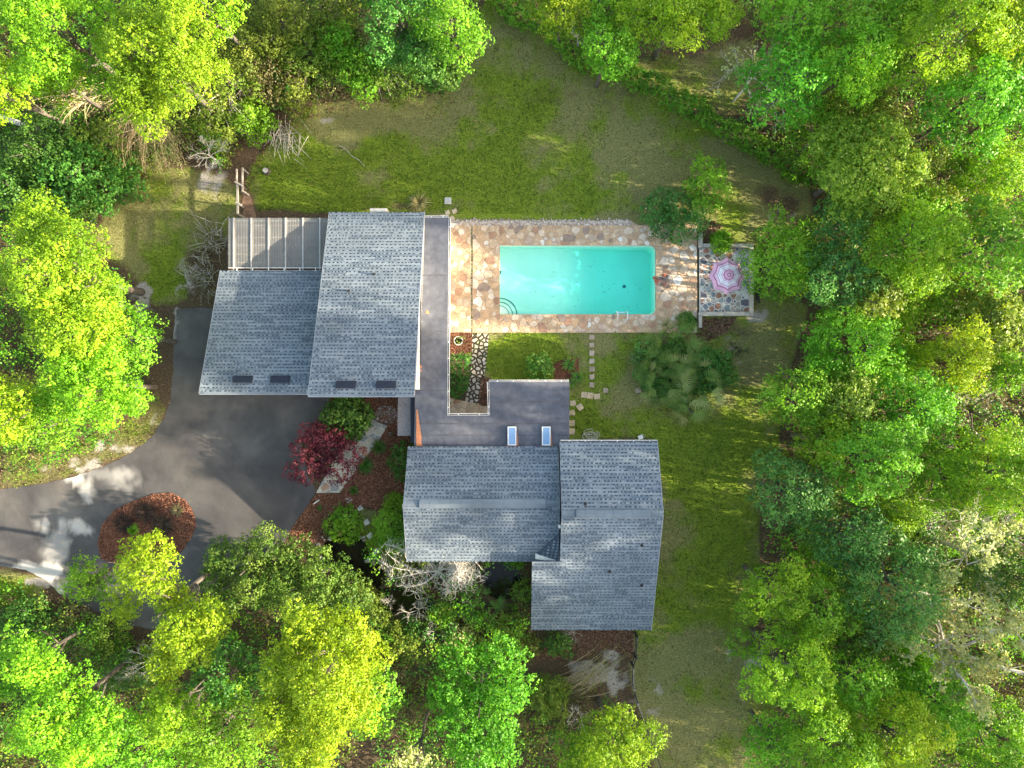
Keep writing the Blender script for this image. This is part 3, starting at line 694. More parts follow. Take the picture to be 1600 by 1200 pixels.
steppers("stepping_stone_path", PAVER_GREY, [(946, 610, 0), (997, 610, .2)], .32, 5)
steppers("stepping_stone_path", PAVER_WHITE, [(544.5, 781, .6), (562.5, 794, .5), (572.5, 816, .5), (578, 837, .7), (588, 861, .3)], .37, 6)
steppers("stepping_stone_path", PAVER_TAN, [(699, 332, .3), (706, 341, .7), (692, 339, .1), (710, 330, .4)], .34, 7)
x, y = P2(700, 314); t = tag(empty("drain_cover", (x, y, 0)), "small square pale drain cover in the lawn north of the flat roof", "drain cover")
mb = MB(); mb.prism([(x - .23, y - .23), (x + .23, y - .23), (x + .23, y + .23), (x - .23, y + .23)], -.05, .1, inset=.02); mb.build("concrete_rim", CONC, t)
mb = MB(); mb.prism([(x - .13, y - .13), (x + .13, y - .13), (x + .13, y + .13)], .1, .108); mb.build("grate", ROCK, t)

# ------------------------------------------------------------------ house
house = thing("house", "low grey shingled house with garage wing and flat roofed link", "house", (-4, -4, 0))
def shingle_plane(name, xl, xr, y_lo, z_lo, y_hi, z_hi, seed, parent, thick=.16, step=None, trim=WHITE):
    """sloped roof plane; eave at y_lo/z_lo, upper edge at y_hi/z_hi; xl,xr numbers or functions of t"""
    fl = xl if callable(xl) else (lambda t: xl); fr = xr if callable(xr) else (lambda t: xr)
    r = random.Random(seed)
    S = math.hypot(y_hi - y_lo, z_hi - z_lo); dy, dz = (y_hi - y_lo) / S, (z_hi - z_lo) / S
    nx_, ny_, nz_ = 0, -dz * (1 if dy > 0 else 1), abs(dy)
    ny_ = -dz if dy > 0 else dz
    def pt(x, s, h): return (x, y_lo + dy * s + ny_ * h, z_lo + dz * s + nz_ * h)
    ts = [0.0, 1.0]
    if step is not None: ts = [0.0, step, step + 1e-6, 1.0]
    mb = MB()
    for a, b in zip(ts[:-1], ts[1:]):
        if b - a < 1e-4: continue
        m = (a + b) / 2; x0, x1 = fl(m), fr(m)
        bot = [pt(x0, S * a, -thick), pt(x1, S * a, -thick), pt(x1, S * b, -thick), pt(x0, S * b, -thick)]
        top = [pt(x0, S * a, -.012), pt(x1, S * a, -.012), pt(x1, S * b, -.012), pt(x0, S * b, -.012)]
        mb.hexa(bot, top)
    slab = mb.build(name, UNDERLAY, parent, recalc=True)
    E = .222; rows = int(S / E); E = S / rows; mb = MB()
    flip = dy < 0
    def strip(xa, xb, s0, s1, h0, h1):
        q = [pt(xa, s0, h0), pt(xb, s0, h0), pt(xb, s1, h1), pt(xa, s1, h1)]; fz = [pt(xa, s0, -.01), pt(xb, s0, -.01), pt(xb, s0, h0), pt(xa, s0, h0)]
        n = len(mb.v); mb.v += q + fz[:2]
        f1 = (n, n + 1, n + 2, n + 3); f2 = (n + 4, n + 5, n + 1, n)
        f3 = (n + 5, n + 2, n + 1); f4 = (n + 4, n, n + 3)
        if flip: f1, f2, f3, f4 = f1[::-1], f2[::-1], f3[::-1], f4[::-1]
        mb.f += [f1, f2, f3, f4]; mb.m += [0] * 4
    for k in range(rows):
        s0 = k * E; t = (k + .5) / rows; x0, x1 = fl(t), fr(t)
        x = x0 - (r.uniform(0, 1.2))
        while x < x1:                                   # upper continuous band
            w = r.uniform(.7, 1.6); a, b = max(x, x0), min(x + w, x1)
            if b - a > .03: strip(a, b, s0 + E * .40, s0 + E, .014, .002)
            x += w
        x = x0 - (.13 if k % 2 else 0) - r.uniform(0, .05)
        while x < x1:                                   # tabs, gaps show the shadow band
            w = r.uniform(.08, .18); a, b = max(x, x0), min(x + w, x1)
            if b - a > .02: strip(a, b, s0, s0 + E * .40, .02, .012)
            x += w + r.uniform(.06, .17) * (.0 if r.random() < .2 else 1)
    o = mb.build("shingles", SHINGLE, slab); o["kind"] = "stuff"
    return slab, pt, S
# planes (x from photo offsets at each height)
TX0, TX1 = -12.0, -5.79
tall, tpt, tS = shingle_plane("garage_roof", TX0, TX1, 11.3, 3.05, -.72, 8.0, 1, house)
LX0, LX1 = -19.2, -11.93
low, lpt, lS = shingle_plane("carport_roof", LX0, LX1, 7.46, 3.0, -.6, 6.2, 2, house)
lwN, _, _ = shingle_plane("wing_roof", lambda t: -6.8 - .06 * t, 3.04, -4.09, 3.3, -7.52, 5.0, 3, house)
lwS, lwpt, _ = shingle_plane("wing_roof", -6.86, 3.04, -11.62, 3.3, -7.56, 5.0, 4, house)
rwN, _, _ = shingle_plane("main_roof", 3.05, 9.31, -3.7, 4.2, -7.98, 6.0, 5, house)
rwS, rwpt, rwSl = shingle_plane("main_roof", lambda t: 1.28 if t < .606 else 3.05, 9.31, -16.48, 2.2, -8.02, 6.0, 6, house, step=.606)
def slope_z(y, y0, z0, y1, z1): return z0 + (z1 - z0) * (y - y0) / (y1 - y0)
def on_roof(px, py, y0, z0, y1, z1):
    z = (z0 + z1) / 2
    for _ in range(20):
        x, y, _z = P(px, py, z); z = slope_z(y, y0, z0, y1, z1)
    return P(px, py, z)
RT = (11.3, 3.05, -.72, 8.0); RL = (7.46, 3.0, -.6, 6.2); RS = (-16.48, 2.2, -8.02, 6.0); RN = (-3.7, 4.2, -7.98, 6.0); LS = (-11.62, 3.3, -7.56, 5.0)
# fascia / drip trim along the edges
def beam(name, a, b, w, h, mat, parent, up=(0, 0, 1)):
    a, b = Vector(a), Vector(b); d = (b - a).normalized(); s = d.cross(Vector(up)).normalized() * w * .5; u = s.cross(d).normalized() * h * .5
    mb = MB(); mb.hexa([a - s - u, a + s - u, b + s - u, b - s - u], [a - s + u, a + s + u, b + s + u, b - s + u]); return mb.build(name, mat, parent, recalc=True)
FASC = mix_noise_mat("painted_fascia", (.2, .22, .26), (.28, .3, .34), 2, .6, 20, .0)
for sl, x0, x1, (ya, za, yb, zb) in ((tall, TX0, TX1, RT), (low, LX0, LX1, RL), (rwS, 9.31, 9.31, RS), (rwN, 9.31, 9.31, RN), (lwS, -6.86, -6.86, LS)):
    for x in {x0, x1}:
        e = .025 if x == max(x0, x1) and x != -6.86 else -.025
        beam("fascia", (x + e, ya, za - .1), (x + e, yb, zb - .1), .04, .2, FASC, sl)
beam("fascia", (LX0, -.63, 6.1), (LX1 - .02, -.63, 6.1), .04, .22, FASC, low); beam("fascia", (TX0, -.75, 7.9), (TX1, -.75, 7.9), .04, .22, FASC, tall)
# walls
def wallbox(name, x0, x1, ys, zs, mat=CREAM_WALL):
    mb = MB(); n = len(ys)
    A = [(x0, y, z) for y, z in zip(ys, zs)]; B = [(x1, y, z) for y, z in zip(ys, zs)]; A0 = [(x0, y, -.1) for y in ys]; B0 = [(x1, y, -.1) for y in ys]
    for i in range(n - 1):
        mb.face([A0[i], A0[i + 1], A[i + 1], A[i]]); mb.face([B0[i + 1], B0[i], B[i], B[i + 1]])
        mb.face([A[i], A[i + 1], B[i + 1], B[i]])
    mb.face([A0[0], A[0], B[0], B0[0]]); mb.face([A0[-1], B0[-1], B[-1], A[-1]])
    return mb.build(name, mat, house, recalc=True)
gw = wallbox("garage_wall", -11.75, -6.1, [10.9, -.35], [3.05, 7.66])
cw = wallbox("carport_wall", -18.8, -11.78, [7.1, -.25], [2.95, 5.87])
wallbox("wing_wall", -6.4, 3.03, [-4.15, -7.54, -11.2], [3.1, 4.78, 3.28])
wallbox("main_wall", 3.2, 8.9, [-4.1, -8.0, -16.0], [4.15, 5.8, 2.25])
wallbox("main_wall", 1.7, 3.18, [-11.8, -16.0], [4.1, 2.25])
wallbox("link_wall", -6.05, -4.75, [10.5, -4.1], [2.76, 2.76])
wallbox("link_wall", -1.0, 3.2, [-.4, -4.1], [2.76, 2.76]); wallbox("link_wall", -4.7, -1.05, [-2.4, -4.08], [2.75, 2.75])
# garage doors, windows on the walls (seen from a step aside)
def opening(parent, name, x0, x1, y0, y1, z0, z1, mat, bars=0):
    mb = MB(); mb.box(x0, x1, y0, y1, z0, z1); o = mb.build(name, mat, parent)
    return o
for x in (-18.2, -15.1): 
    o = opening(house, "garage_door", x, x + 2.7, -.31, -.24, 0, 2.2, WHITE)
    for k in range(4): opening(o, "panel", x + .08, x + 2.62, -.335, -.312, .06 + k * .54, .54 + k * .54, CREAM_WALL)
for x in (-11.2, -8.9): opening(gw, "clerestory_window", x, x + 1.9, -.40, -.34, 5.6, 6.6, GLASSDARK)
o = opening(gw, "entry_door", -7.3, -6.4, -.40, -.34, 0, 2.1, WOOD_DARK)
# flat roof
zf = 3.0
FR = [(664, 340), (664, 341), (655.5, 600), (648.5, 612), (647, 697.5), (875, 697.5), (889.5, 697.5), (889.5, 596.5), (764, 596.5), (765.5, 649), (699, 649), (701, 340)]
fp = [P2(a, b, zf) for a, b in FR]
def flat_poly(name, pts, z0, z1, mat, parent):
    bm = bmesh.new(); v = [bm.verts.new((x, y, z1)) for x, y in pts]; f = bm.faces.new(v)
    bm.normal_update()
    if f.normal.z < 0: f.normal_flip()
    ex = bmesh.ops.extrude_face_region(bm, geom=[f])
    for q in [g_ for g_ in ex["geom"] if isinstance(g_, bmesh.types.BMVert)]: q.co.z = z0
    bmesh.ops.recalc_face_normals(bm, faces=bm.faces)
    ob_o = ORI.get(parent.name, Vector((0, 0, 0)))
    for q in bm.verts: q.co -= ob_o
    me = bpy.data.meshes.new(name); bm.to_mesh(me); bm.free(); me.materials.append(mat)
    o = bpy.data.objects.new(name, me); COL.objects.link(o); o.parent = parent; ORI[o.name] = ob_o.copy(); return o
flat = flat_poly("flat_roof", fp, 2.78, zf, MEMBRANE, house)
NAVYLAP = mix_noise_mat("membrane_seam", (.06, .06, .072), (.10, .098, .11), 1.2, .6, 9, .0)
# membrane laps
for ya, xa, xb in [(430, 660, 699), (520, 658, 699), (610, 650, 699), (662, 650, 888), (628, 767, 888), (680, 650, 888)]:
    a = P(xa, ya, zf); b = P(xb, ya, zf); mb = MB(); mb.box(a[0], b[0], a[1] - .035, a[1] + .035, zf - .01, zf + .012); mb.build("membrane_lap", NAVYLAP, flat)
a = P(651, 640, zf); b = P(660, 697, zf)
rr = random.Random(5); ptsr = [(a[0] + .05, a[1])]
for k in range(1, 9): ptsr.append((a[0] + .08 + .32 * (k / 8) ** 1.5 + rr.uniform(-.05, .05), a[1] + (b[1] - a[1]) * k / 8))
ptsr += [(a[0] - .02, b[1]), (a[0] - .02, a[1])]
flat_poly("rust_patch", ptsr[::-1], zf - .01, zf + .018, RUST, flat)
for (qx, qy, s) in [(657, 573, .1), (657, 579, .07), (668, 488, .12)]:
    x, y = P2(qx, qy, zf); flat_poly("rust_patch", [(x - s, y - s * .7), (x + s, y - s), (x + s * .5, y + s), (x - s * .7, y + s)], zf - .01, zf + .008, RUST, flat)
# lower flashing strip and entry roof
a = P2(648, 697, 2.85); b = P2(641.5, 616, 2.85)
flat_poly("side_flashing", [P2(641.5, 616, 2.7), P2(647.6, 616, 2.7), P2(646.6, 692, 2.7), P2(642, 692, 2.7)], 2.55, 2.7, NAVY, house)
flat_poly("entry_roof", [P2(622, 621, 2.6), P2(645, 621, 2.6), P2(644, 681, 2.6), P2(621, 681, 2.6)], 2.42, 2.6, mix_noise_mat("entry_roof_metal", (.12, .115, .12), (.17, .165, .17), .6, .6, 9, .0), house)
# white side wall trim (seen below the high garage roof edge)
mb = MB(); mb.face([(-6.07, 10.5, 3.02), (-6.07, -.33, 3.02), (-6.07, -.33, 7.62), (-6.07, 10.5, 3.2)][::-1]); mb.build("side_wall_siding", WHITE, gw)
# skylights
for sx in (800, 853.5):
    a = P2(sx - 7.3, 696.5, 3.2); b = P2(sx + 7.3, 666, 3.2)
    mb = MB(); mb.box(a[0], b[0], a[1], b[1], 2.98, 3.16); s = mb.build("skylight", NAVY, house)
    s2 = []
    mb = MB(); w = .09
    mb.box(a[0] + .02, a[0] + w, a[1] + .02, b[1] - .02, 3.16, 3.2); mb.box(b[0] - w, b[0] - .02, a[1] + .02, b[1] - .02, 3.16, 3.2); mb.box(a[0] + w, b[0] - w, b[1] - w, b[1] - .02, 3.16, 3.2); mb.box(a[0] + w, b[0] - w, a[1] + .02, a[1] + w, 3.16, 3.2)
    mb.build("frame", WHITE, s)
    mb = MB(); mb.box(a[0] + w, b[0] - w, a[1] + w, b[1] - w, 3.15, 3.185); mb.build("pane", SKYGLASS, s)
    flat_poly("rust_patch", [(a[0] - .1, a[1] - .06), (b[0] + .12, a[1] - .05), (b[0] + .1, a[1] + .0), (b[0] + .06, b[1] - .5), (b[0] + .015, b[1] - .5), (b[0] + .015, a[1] - .01), (a[0] - .06, a[1] - .01)], zf - .01, zf + .009, RUST, flat)
# gutters: open white channels with hangers
def gutter(a, b, z, out, parent, w=.12):
    a = Vector((*P2(*a, z), z)); b = Vector((*P2(*b, z), z)); d = (b - a).normalized(); o = Vector(out)
    mb = MB()
    def bar(off, h0, h1, th):
        q = o * off; e = o * th
        mb.hexa([a + q + Vector((0, 0, h0)), b + q + Vector((0, 0, h0)), b + q + e + Vector((0, 0, h0)), a + q + e + Vector((0, 0, h0))], [a + q + Vector((0, 0, h1)), b + q + Vector((0, 0, h1)), b + q + e + Vector((0, 0, h1)), a + q + e + Vector((0, 0, h1))])
    bar(.0, -.1, -.09, w); bar(0, -.1, .0, .02); bar(w - .03, -.1, .012, .035)
    gt = mb.build("gutter", WHITE, parent, recalc=True)
    L = (b - a).length; n = max(2, int(L / 1.0)); 
    mb = MB()
    for k in range(n):
        p = a + d * (L * (k + .5) / n); mb.hexa([p + Vector((0, 0, -.03)), p + d * .05 + Vector((0, 0, -.03)), p + d * .05 + o * w + Vector((0, 0, -.03)), p + o * w + Vector((0, 0, -.03))], [p + Vector((0, 0, .014)), p + d * .05 + Vector((0, 0, .014)), p + d * .05 + o * w + Vector((0, 0, .014)), p + o * w + Vector((0, 0, .014))])
    mb.build("gutter_hanger", WHITE, gt, recalc=True)["kind"] = "stuff"
    mb = MB(); q0, q1 = o * .022, o * (w - .032); zz = Vector((0, 0, -.05))
    mb.face([a + q0 + zz, b + q0 + zz, b + q1 + zz, a + q1 + zz]); mb.build("gutter_debris", LEAF["litter"], gt, recalc=True)
gutter((701, 341), (699, 649), zf, (1, 0, 0), house); gutter((699, 649), (765, 649), zf, (0, 1, 0), house); gutter((764, 596.5), (765.5, 648), zf, (-1, 0, 0), house); gutter((764, 596.5), (889, 596.5), zf, (0, 1, 0), house)
gutter((876, 690.5), (1027, 690.5), 4.15, (0, 1, 0), house); gutter((664, 340), (701, 340), zf, (0, 1, 0), house)
gutter((357, 423), (505, 423), 2.95, (0, 1, 0), house, .2)
# ridge cap pieces
def ridge(xa, xb, y, z, n, parent, wd=.3, seed=1):
    r = random.Random(seed)
    for k in range(n):
        x0 = xa + (xb - xa) * k / n + .006; x1 = xa + (xb - xa) * (k + 1) / n - .006; h = r.uniform(0, .012); mb = MB()
        for sgn in (1, -1):
            q = [(x0, y, z + .1 + h), (x1, y, z + .1 + h), (x1, y + sgn * wd, z - .04 + h), (x0, y + sgn * wd, z - .04 + h)]
            f2 = [(x0, y + sgn * wd, z - .04 + h), (x1, y + sgn * wd, z - .04 + h), (x1, y + sgn * wd, z - .14), (x0, y + sgn * wd, z - .14)]
            if sgn < 0: q, f2 = q[::-1], f2[::-1]
            mb.face(q[::-1] if sgn > 0 else q[::-1]); mb.face(f2)
        mb.build("ridge_cap", SHINGLE, parent, recalc=False)
ridge(P2(655, 787, 5.0)[0], P2(853, 787, 5.0)[0], -7.54, 5.04, 12, lwN, .28, 1); ridge(P2(900, 803, 6)[0], P2(1017, 803, 6)[0], -8.0, 6.04, 8, rwN, .24, 2)
def ridge_flat(xa, xb, y, z, n, parent, s1, seed):
    r = random.Random(seed)
    for k in range(n):
        x0 = xa + (xb - xa) * k / n; x1 = xa + (xb - xa) * (k + 1) / n - .01; mb = MB()
        for sgn in (1, -1):
            q = [(x0, y, z + .03), (x1, y, z + .03), (x1, y + sgn * .2, z + .03 - .2 * s1), (x0, y + sgn * .2, z + .03 - .2 * s1)]
            mb.face(q if sgn < 0 else q[::-1])
        mb.build("ridge_cap", SHINGLE, parent)
ridge_flat(-6.86, P2(655, 787, 5)[0] - .02, -7.54, 5.0, 4, lwN, .45, 3); ridge_flat(P2(853, 787, 5)[0] + .02, 3.03, -7.54, 5.0, 4, lwN, .45, 4)
ridge_flat(3.06, P2(900, 803, 6)[0] - .02, -8.0, 6.0, 4, rwN, .42, 5); ridge_flat(P2(1017, 803, 6)[0] + .02, 9.31, -8.0, 6.0, 3, rwN, .42, 6)
# box vents, pipe vents
def boxvent(px, py, R_, parent, wpx=31, hpx=11):
    c = on_roof(px, py, *R_); s = (R_[3] - R_[1]) / (R_[2] - R_[0]); w = wpx * .5 * (50 - c[2]) / FPX; h = hpx * .5 * (50 - c[2]) / FPX
    def q(dx, dy, up): return (c[0] + dx, c[1] + dy, c[2] + s * dy + up)
    mb = MB(); mb.hexa([q(-w, -h, -.02), q(w, -h, -.02), q(w, h, -.02), q(-w, h, -.02)], [q(-w, -h, .12), q(w, -h, .12), q(w, h * .9, .2), q(-w, h * .9, .2)])
    v = mb.build("roof_vent", NAVY, house, recalc=True)
    mb = MB()
    for k in range(5):
        xa = -w + 2 * w * (k + .1) / 5; xb = -w + 2 * w * (k + .9) / 5; mb.hexa([q(xa, h * .9, .0), q(xb, h * .9, .0), q(xb, h * 1.05, .0), q(xa, h * 1.05, .0)], [q(xa, h * .9, .16), q(xb, h * .9, .16), q(xb, h * 1.08, .13), q(xa, h * 1.08, .13)])
    mb.build("vent_baffle", BLACK, v, recalc=True)
for px in (540.5, 603.5): boxvent(px, 601, RT, tall)
for px in (380, 438.5): boxvent(px, 592.5, RL, low, 30, 10.5)
def pipe(px, py, R_, parent, rad, h, mat):
    c = on_roof(px, py, *R_); mb = MB(); mb.tube([(c[0], c[1], c[2] - .05), (c[0], c[1], c[2] + h)], rad, 8, True); pv = mb.build("vent_pipe", mat, house)
    mb = MB(); mb.tube([(c[0], c[1], c[2] - .02), (c[0], c[1], c[2] + .05)], [rad * 2.0, rad * 1.2], 8, True); mb.build("pipe_boot", BLACK, pv)
for px, py in ((585, 429), (545, 455)): pipe(px, py, RT, tall, .06, .3, BLACK)
pipe(914.5, 787.5, RN, rwN, .06, .3, BLACK)
for px, py in ((1003, 852), (952.5, 892.5), (1002.5, 914)): pipe(px, py, RS, rwS, .06, .28, BLACK)
pipe(873.5, 821, LS, lwS, .1, .5, WHITE)
# cricket roof between the wings
A, B, C3, D3 = (3.03, -9.55, 4.33), (1.5, -11.28, 3.62), (3.03, -11.36, 4.3), (1.28, -11.36, 3.5)
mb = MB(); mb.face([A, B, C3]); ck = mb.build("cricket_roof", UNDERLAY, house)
rr = random.Random(3); mb = MB()
for k in range(9):
    t0, t1 = k / 9, (k + .62) / 9; y0, y1 = -11.34 + 1.75 * t0, -11.34 + 1.75 * t1
    xs0 = 1.5 + 1.53 * t0 + .12; 
    x = xs0 + (.13 if k % 2 else 0)
    while x < 2.98:
        w = .15
        def zz(x, y): return 3.62 + (x - 1.5) / 1.53 * .7 + (y + 11.3) * .02 + .045
        x2 = min(x + w, 3.0); mb.face([(x, y0, zz(x, y0)), (x2, y0, zz(x2, y0)), (x2, y1, zz(x2, y1)), (x, y1, zz(x, y1))]); x += w + .11
o = mb.build("shingles", SHINGLE, ck); o["kind"] = "stuff"
mb = MB(); mb.hexa([(1.52, -11.34, 3.45), (3.02, -11.46, 3.45), (3.02, -11.36, 3.45), (1.52, -11.02, 3.45)], [(1.52, -11.36, 3.68), (3.02, -11.46, 4.3), (3.02, -11.34, 4.36), (1.52, -11.02, 3.72)]); mb.build("cricket_fascia", WHITE, house, recalc=True)
# vent box on the north wall
mb = MB(); a = P2(578, 331, 2.6); b = P2(604, 325.5, 2.6); mb.box(a[0], b[0], 10.9, b[1], 1.2, 2.6); o = mb.build("wall_unit", CONC, house)
mb = MB(); mb.box(a[0] + .05, b[0] - .05, b[1], b[1] + .02, 1.3, 2.5); mb.build("unit_grille", NAVY, o)

# translucent patio cover
cov = thing("patio_cover", "corrugated clear plastic patio cover with white battens beside the garage", "patio cover", (-15.5, 9.2, 0))
def poly_mat():
    m, nt, b = M("clear_corrugated"); n = noise(nt, .7, 5, .65); r = ramp(nt, [(.3, (.26, .252, .245)), (.7, (.38, .366, .352))]); nt.links.new(n.outputs[0], r.inputs[0]); nt.links.new(r.outputs[0], b.inputs["Base Color"]); b.inputs["Roughness"].default_value = .35
    tr = N(nt, "ShaderNodeBsdfTranslucent"); tr.inputs[0].default_value = (.5, .48, .46, 1); tp = N(nt, "ShaderNodeBsdfTransparent"); tp.inputs[0].default_value = (.85, .85, .85, 1)
    m1 = N(nt, "ShaderNodeMixShader"); m1.inputs[0].default_value = .4; nt.links.new(b.outputs[0], m1.inputs[1]); nt.links.new(tr.outputs[0], m1.inputs[2])
    m2 = N(nt, "ShaderNodeMixShader"); m2.inputs[0].default_value = .34; nt.links.new(m1.outputs[0], m2.inputs[1]); nt.links.new(tp.outputs[0], m2.inputs[2]); nt.links.new(m2.outputs[0], nt.nodes["Material Output"].inputs[0]); return m
POLY = poly_mat(); zc = 2.85
BATTEN = mix_noise_mat("aged_batten", (.3, .29, .28), (.44, .43, .41), 2, .7, 30, .0)
yb, yt = P2(0, 421.5, zc)[1], P2(0, 340.5, zc)[1]
bx = [P2(q, 0, zc)[0] for q in (356.5, 365.5, 393, 420, 446.5, 473.5, 500, 513)]
for a, b in zip(bx[:-1], bx[1:]):
    mb = MB(); n = max(2, int((b - a) / .085)); 
    for k in range(n):
        x0 = a + (b - a) * k / n; x1 = a + (b - a) * (k + 1) / n; z0 = zc + (.010 if k % 2 else 0); z1 = zc + (.010 if (k + 1) % 2 else 0)
        mb.face([(x0, yb, z0), (x1, yb, z1), (x1, yt, z1), (x0, yt, z0)])
    mb.build("panel", POLY, cov)
for k, x in enumerate(bx[1:7]):
    mb = MB(); mb.box(x - .045, x + .045, yb, yt, zc + .03, zc + .07); mb.build("batten", BATTEN, cov)
    mb = MB(); mb.box(x - .045, x + .045, yb, yt, zc - .2, zc - .02); mb.build("rafter", TIMBER, cov)
for yy in (P2(0, q, zc)[1] for q in (352, 371, 383, 397, 410)):
    mb = MB(); mb.box(bx[0], bx[-2], yy - .03, yy + .03, zc - .07, zc - .004); mb.build("purlin", TIMBER, cov)
for x in (bx[0] + .1, bx[3], bx[6]):
    mb = MB(); mb.box(x - .06, x + .06, yt - .2, yt - .08, -.05, zc - .2); mb.build("post", WOOD_GREY, cov)
mb = MB(); mb.box(bx[0], bx[-1], yt - .19, yt - .09, zc - .36, zc - .2); mb.build("header_beam", WHITE, cov)
mb = MB(); mb.prism(rect_px(356, 350, 505, 425), -.08, .03); struct(mb.build("patio_slab", mix_noise_mat("patio_concrete", (.1, .095, .09), (.2, .19, .18), 1, .9, 20, .002)))
# ------------------------------------------------------------------ foliage generators
def leaf_quads(pos, nrm, size, rng, aspect=1.5):
    n = len(pos); t = rng.normal(size=(n, 3)); t -= nrm * np.sum(t * nrm, 1, keepdims=True); t /= np.linalg.norm(t, axis=1, keepdims=True) + 1e-9
    b = np.cross(nrm, t); s = (size * rng.uniform(.65, 1.3, n))[:, None]
    a0 = pos - t * s * .5; a2 = pos + t * s * .5 + nrm * s * -.08; m = pos + nrm * s * .1
    return np.stack([a0, m + b * s * .5 / aspect * 1.2, a2, m - b * s * .5 / aspect * 1.2], 1)
def foliage(lobes, seed, leaf=.2, sp=.44, per=12, crad=.28, flat=.8, up=.35, low=-.35, loose=.0):
    """leaf faces around leafy clumps that cover every lobe (x,y,z,r) of a crown; returns (quads, tone)"""
    rng = np.random.RandomState(seed); L = np.array(lobes, float); C = []; D = []; T = []
    for i, (x, y, z, r) in enumerate(L):
        n = max(5, int(2 * math.pi * r * r * (1 - low * .7) / (sp * sp)))
        u = low + (1 - low) * (np.arange(n) + .5) / n; ph = np.arange(n) * 2.39996 + rng.uniform(0, 6.28); q = np.sqrt(1 - u * u)
        d = np.stack([q * np.cos(ph), q * np.sin(ph), u], 1) + rng.normal(size=(n, 3)) * .16; d /= np.linalg.norm(d, axis=1, keepdims=True)
        rr = r * (1 - np.abs(rng.normal(size=n)) * (.16 + loose)) * rng.choice([1, 1, 1.08, 1.26], n); rr = np.clip(rr, .25 * r, None)
        c = np.array([x, y, z]) + d * rr[:, None] * np.array([1, 1, flat])
        keep = np.ones(n, bool)
        for j, (x2, y2, z2, r2) in enumerate(L):
            if j != i: keep &= (((c[:, 0] - x2) ** 2 + (c[:, 1] - y2) ** 2 + ((c[:, 2] - z2) / flat) ** 2) > (.72 * r2) ** 2)
        keep &= rng.rand(n) > .06
        C.append(c[keep]); D.append(d[keep]); T.append(np.clip(.48 + .19 * rng.normal() + .17 * rng.normal(size=keep.sum()), 0, 1))
    C = np.concatenate(C); D = np.concatenate(D); T = np.concatenate(T); n = len(C)
    k = np.clip(rng.poisson(per, n), 3, None); idx = np.repeat(np.arange(n), k); m = len(idx)
    e = rng.normal(size=(m, 3)) + D[idx] * .5 + np.array([0, 0, .25]); e /= np.linalg.norm(e, axis=1, keepdims=True)
    cr = crad * rng.uniform(.6, 1.35, n)
    pos = C[idx] + e * (cr[idx] * rng.uniform(.4, 1.2, m))[:, None]
    nr = e * .55 + D[idx] * .35 + np.array([0, 0, up]) + rng.normal(size=(m, 3)) * .42; nr /= np.linalg.norm(nr, axis=1, keepdims=True)
    return leaf_quads(pos, nr, leaf, rng), np.clip(T[idx] + rng.normal(size=m) * .085, 0, 1)
def auto_lobes(x, y, R, ztop, seed, depth=.95, drop=.16):
    """a domed, uneven broadleaf crown"""
    r = random.Random(seed); rl = .36 + .125 * R; n = max(6, int(1.45 * (R / rl) ** 2)); out = []
    p1, p2 = r.uniform(0, 6.28), r.uniform(0, 6.28); zc = ztop - rl
    for k in range(n):
        if r.random() < drop and k > 2: continue
        th = k * 2.39996 + p1 + r.uniform(-.35, .35); rho = math.sqrt((k + .35) / n)
        edge = (R - rl * .7) * (1 + .2 * math.sin(2 * th + p1) + .15 * math.sin(3 * th + p2) + .1 * math.sin(5 * th + p1 * 2))
        rho *= r.uniform(.8, 1.16)
        out.append((x + edge * rho * math.cos(th), y + edge * rho * math.sin(th), zc - depth * R * .75 * rho ** 2 + r.uniform(-.3, .16) * R, rl * r.uniform(.6, 1.3)))
    m = max(4, int(n * .6))
    for k in range(m):                                   # lower skirt
        th = k / m * 6.283 + r.uniform(-.3, .3); e = (R - rl * .8) * r.uniform(.6, .92)
        out.append((x + e * math.cos(th), y + e * math.sin(th), zc - depth * R * r.uniform(.85, 1.25), rl * r.uniform(.7, 1.05)))
    return out
def curve(a, b, sag, r, n=5):
    a, b = Vector(a), Vector(b); off = Vector((r.uniform(-1, 1), r.uniform(-1, 1), r.uniform(-.3, .6))) * sag * (b - a).length
    return [a.lerp(b, t) + off * (4 * t * (1 - t)) for t in [i / (n - 1) for i in range(n)]]
def trunk_mesh(base, lobes, seed, r0, top, nl=9):
    r = random.Random(seed); mb = MB(); bx, by = base; L = sorted(lobes, key=lambda q: -q[2])
    fork = top * .42; cx = sum(q[0] for q in lobes) / len(lobes); cy = sum(q[1] for q in lobes) / len(lobes)
    lean = lambda t: (bx + (cx - bx) * t, by + (cy - by) * t)
    pts = [(bx, by, -.15)] + [(lean(t)[0] + r.uniform(-.1, .1), lean(t)[1] + r.uniform(-.1, .1), top * .9 * t) for t in (.15, .35, .55, .78, 1)]
    mb.tube(pts, [r0 * 1.35, r0, r0 * .85, r0 * .65, r0 * .4, r0 * .15], 7)
    for q in L[:: max(1, len(L) // nl)][:nl]:
        t = r.uniform(.38, .7); s = lean(t); a = (s[0], s[1], top * .9 * t)
        pth = curve(a, (q[0], q[1], q[2] + q[3] * .45), .12, r); mb.tube(pth, [r0 * .45, r0 * .36, r0 * .28, r0 * .18, .02], 5)
        for _ in range(2):
            e = (q[0] + r.uniform(-1, 1) * q[3], q[1] + r.uniform(-1, 1) * q[3], q[2] + r.uniform(.2, .8) * q[3]); mb.tube(curve(pth[3], e, .15, r, 4), [r0 * .18, r0 * .13, r0 * .08, .012], 4)
    return mb
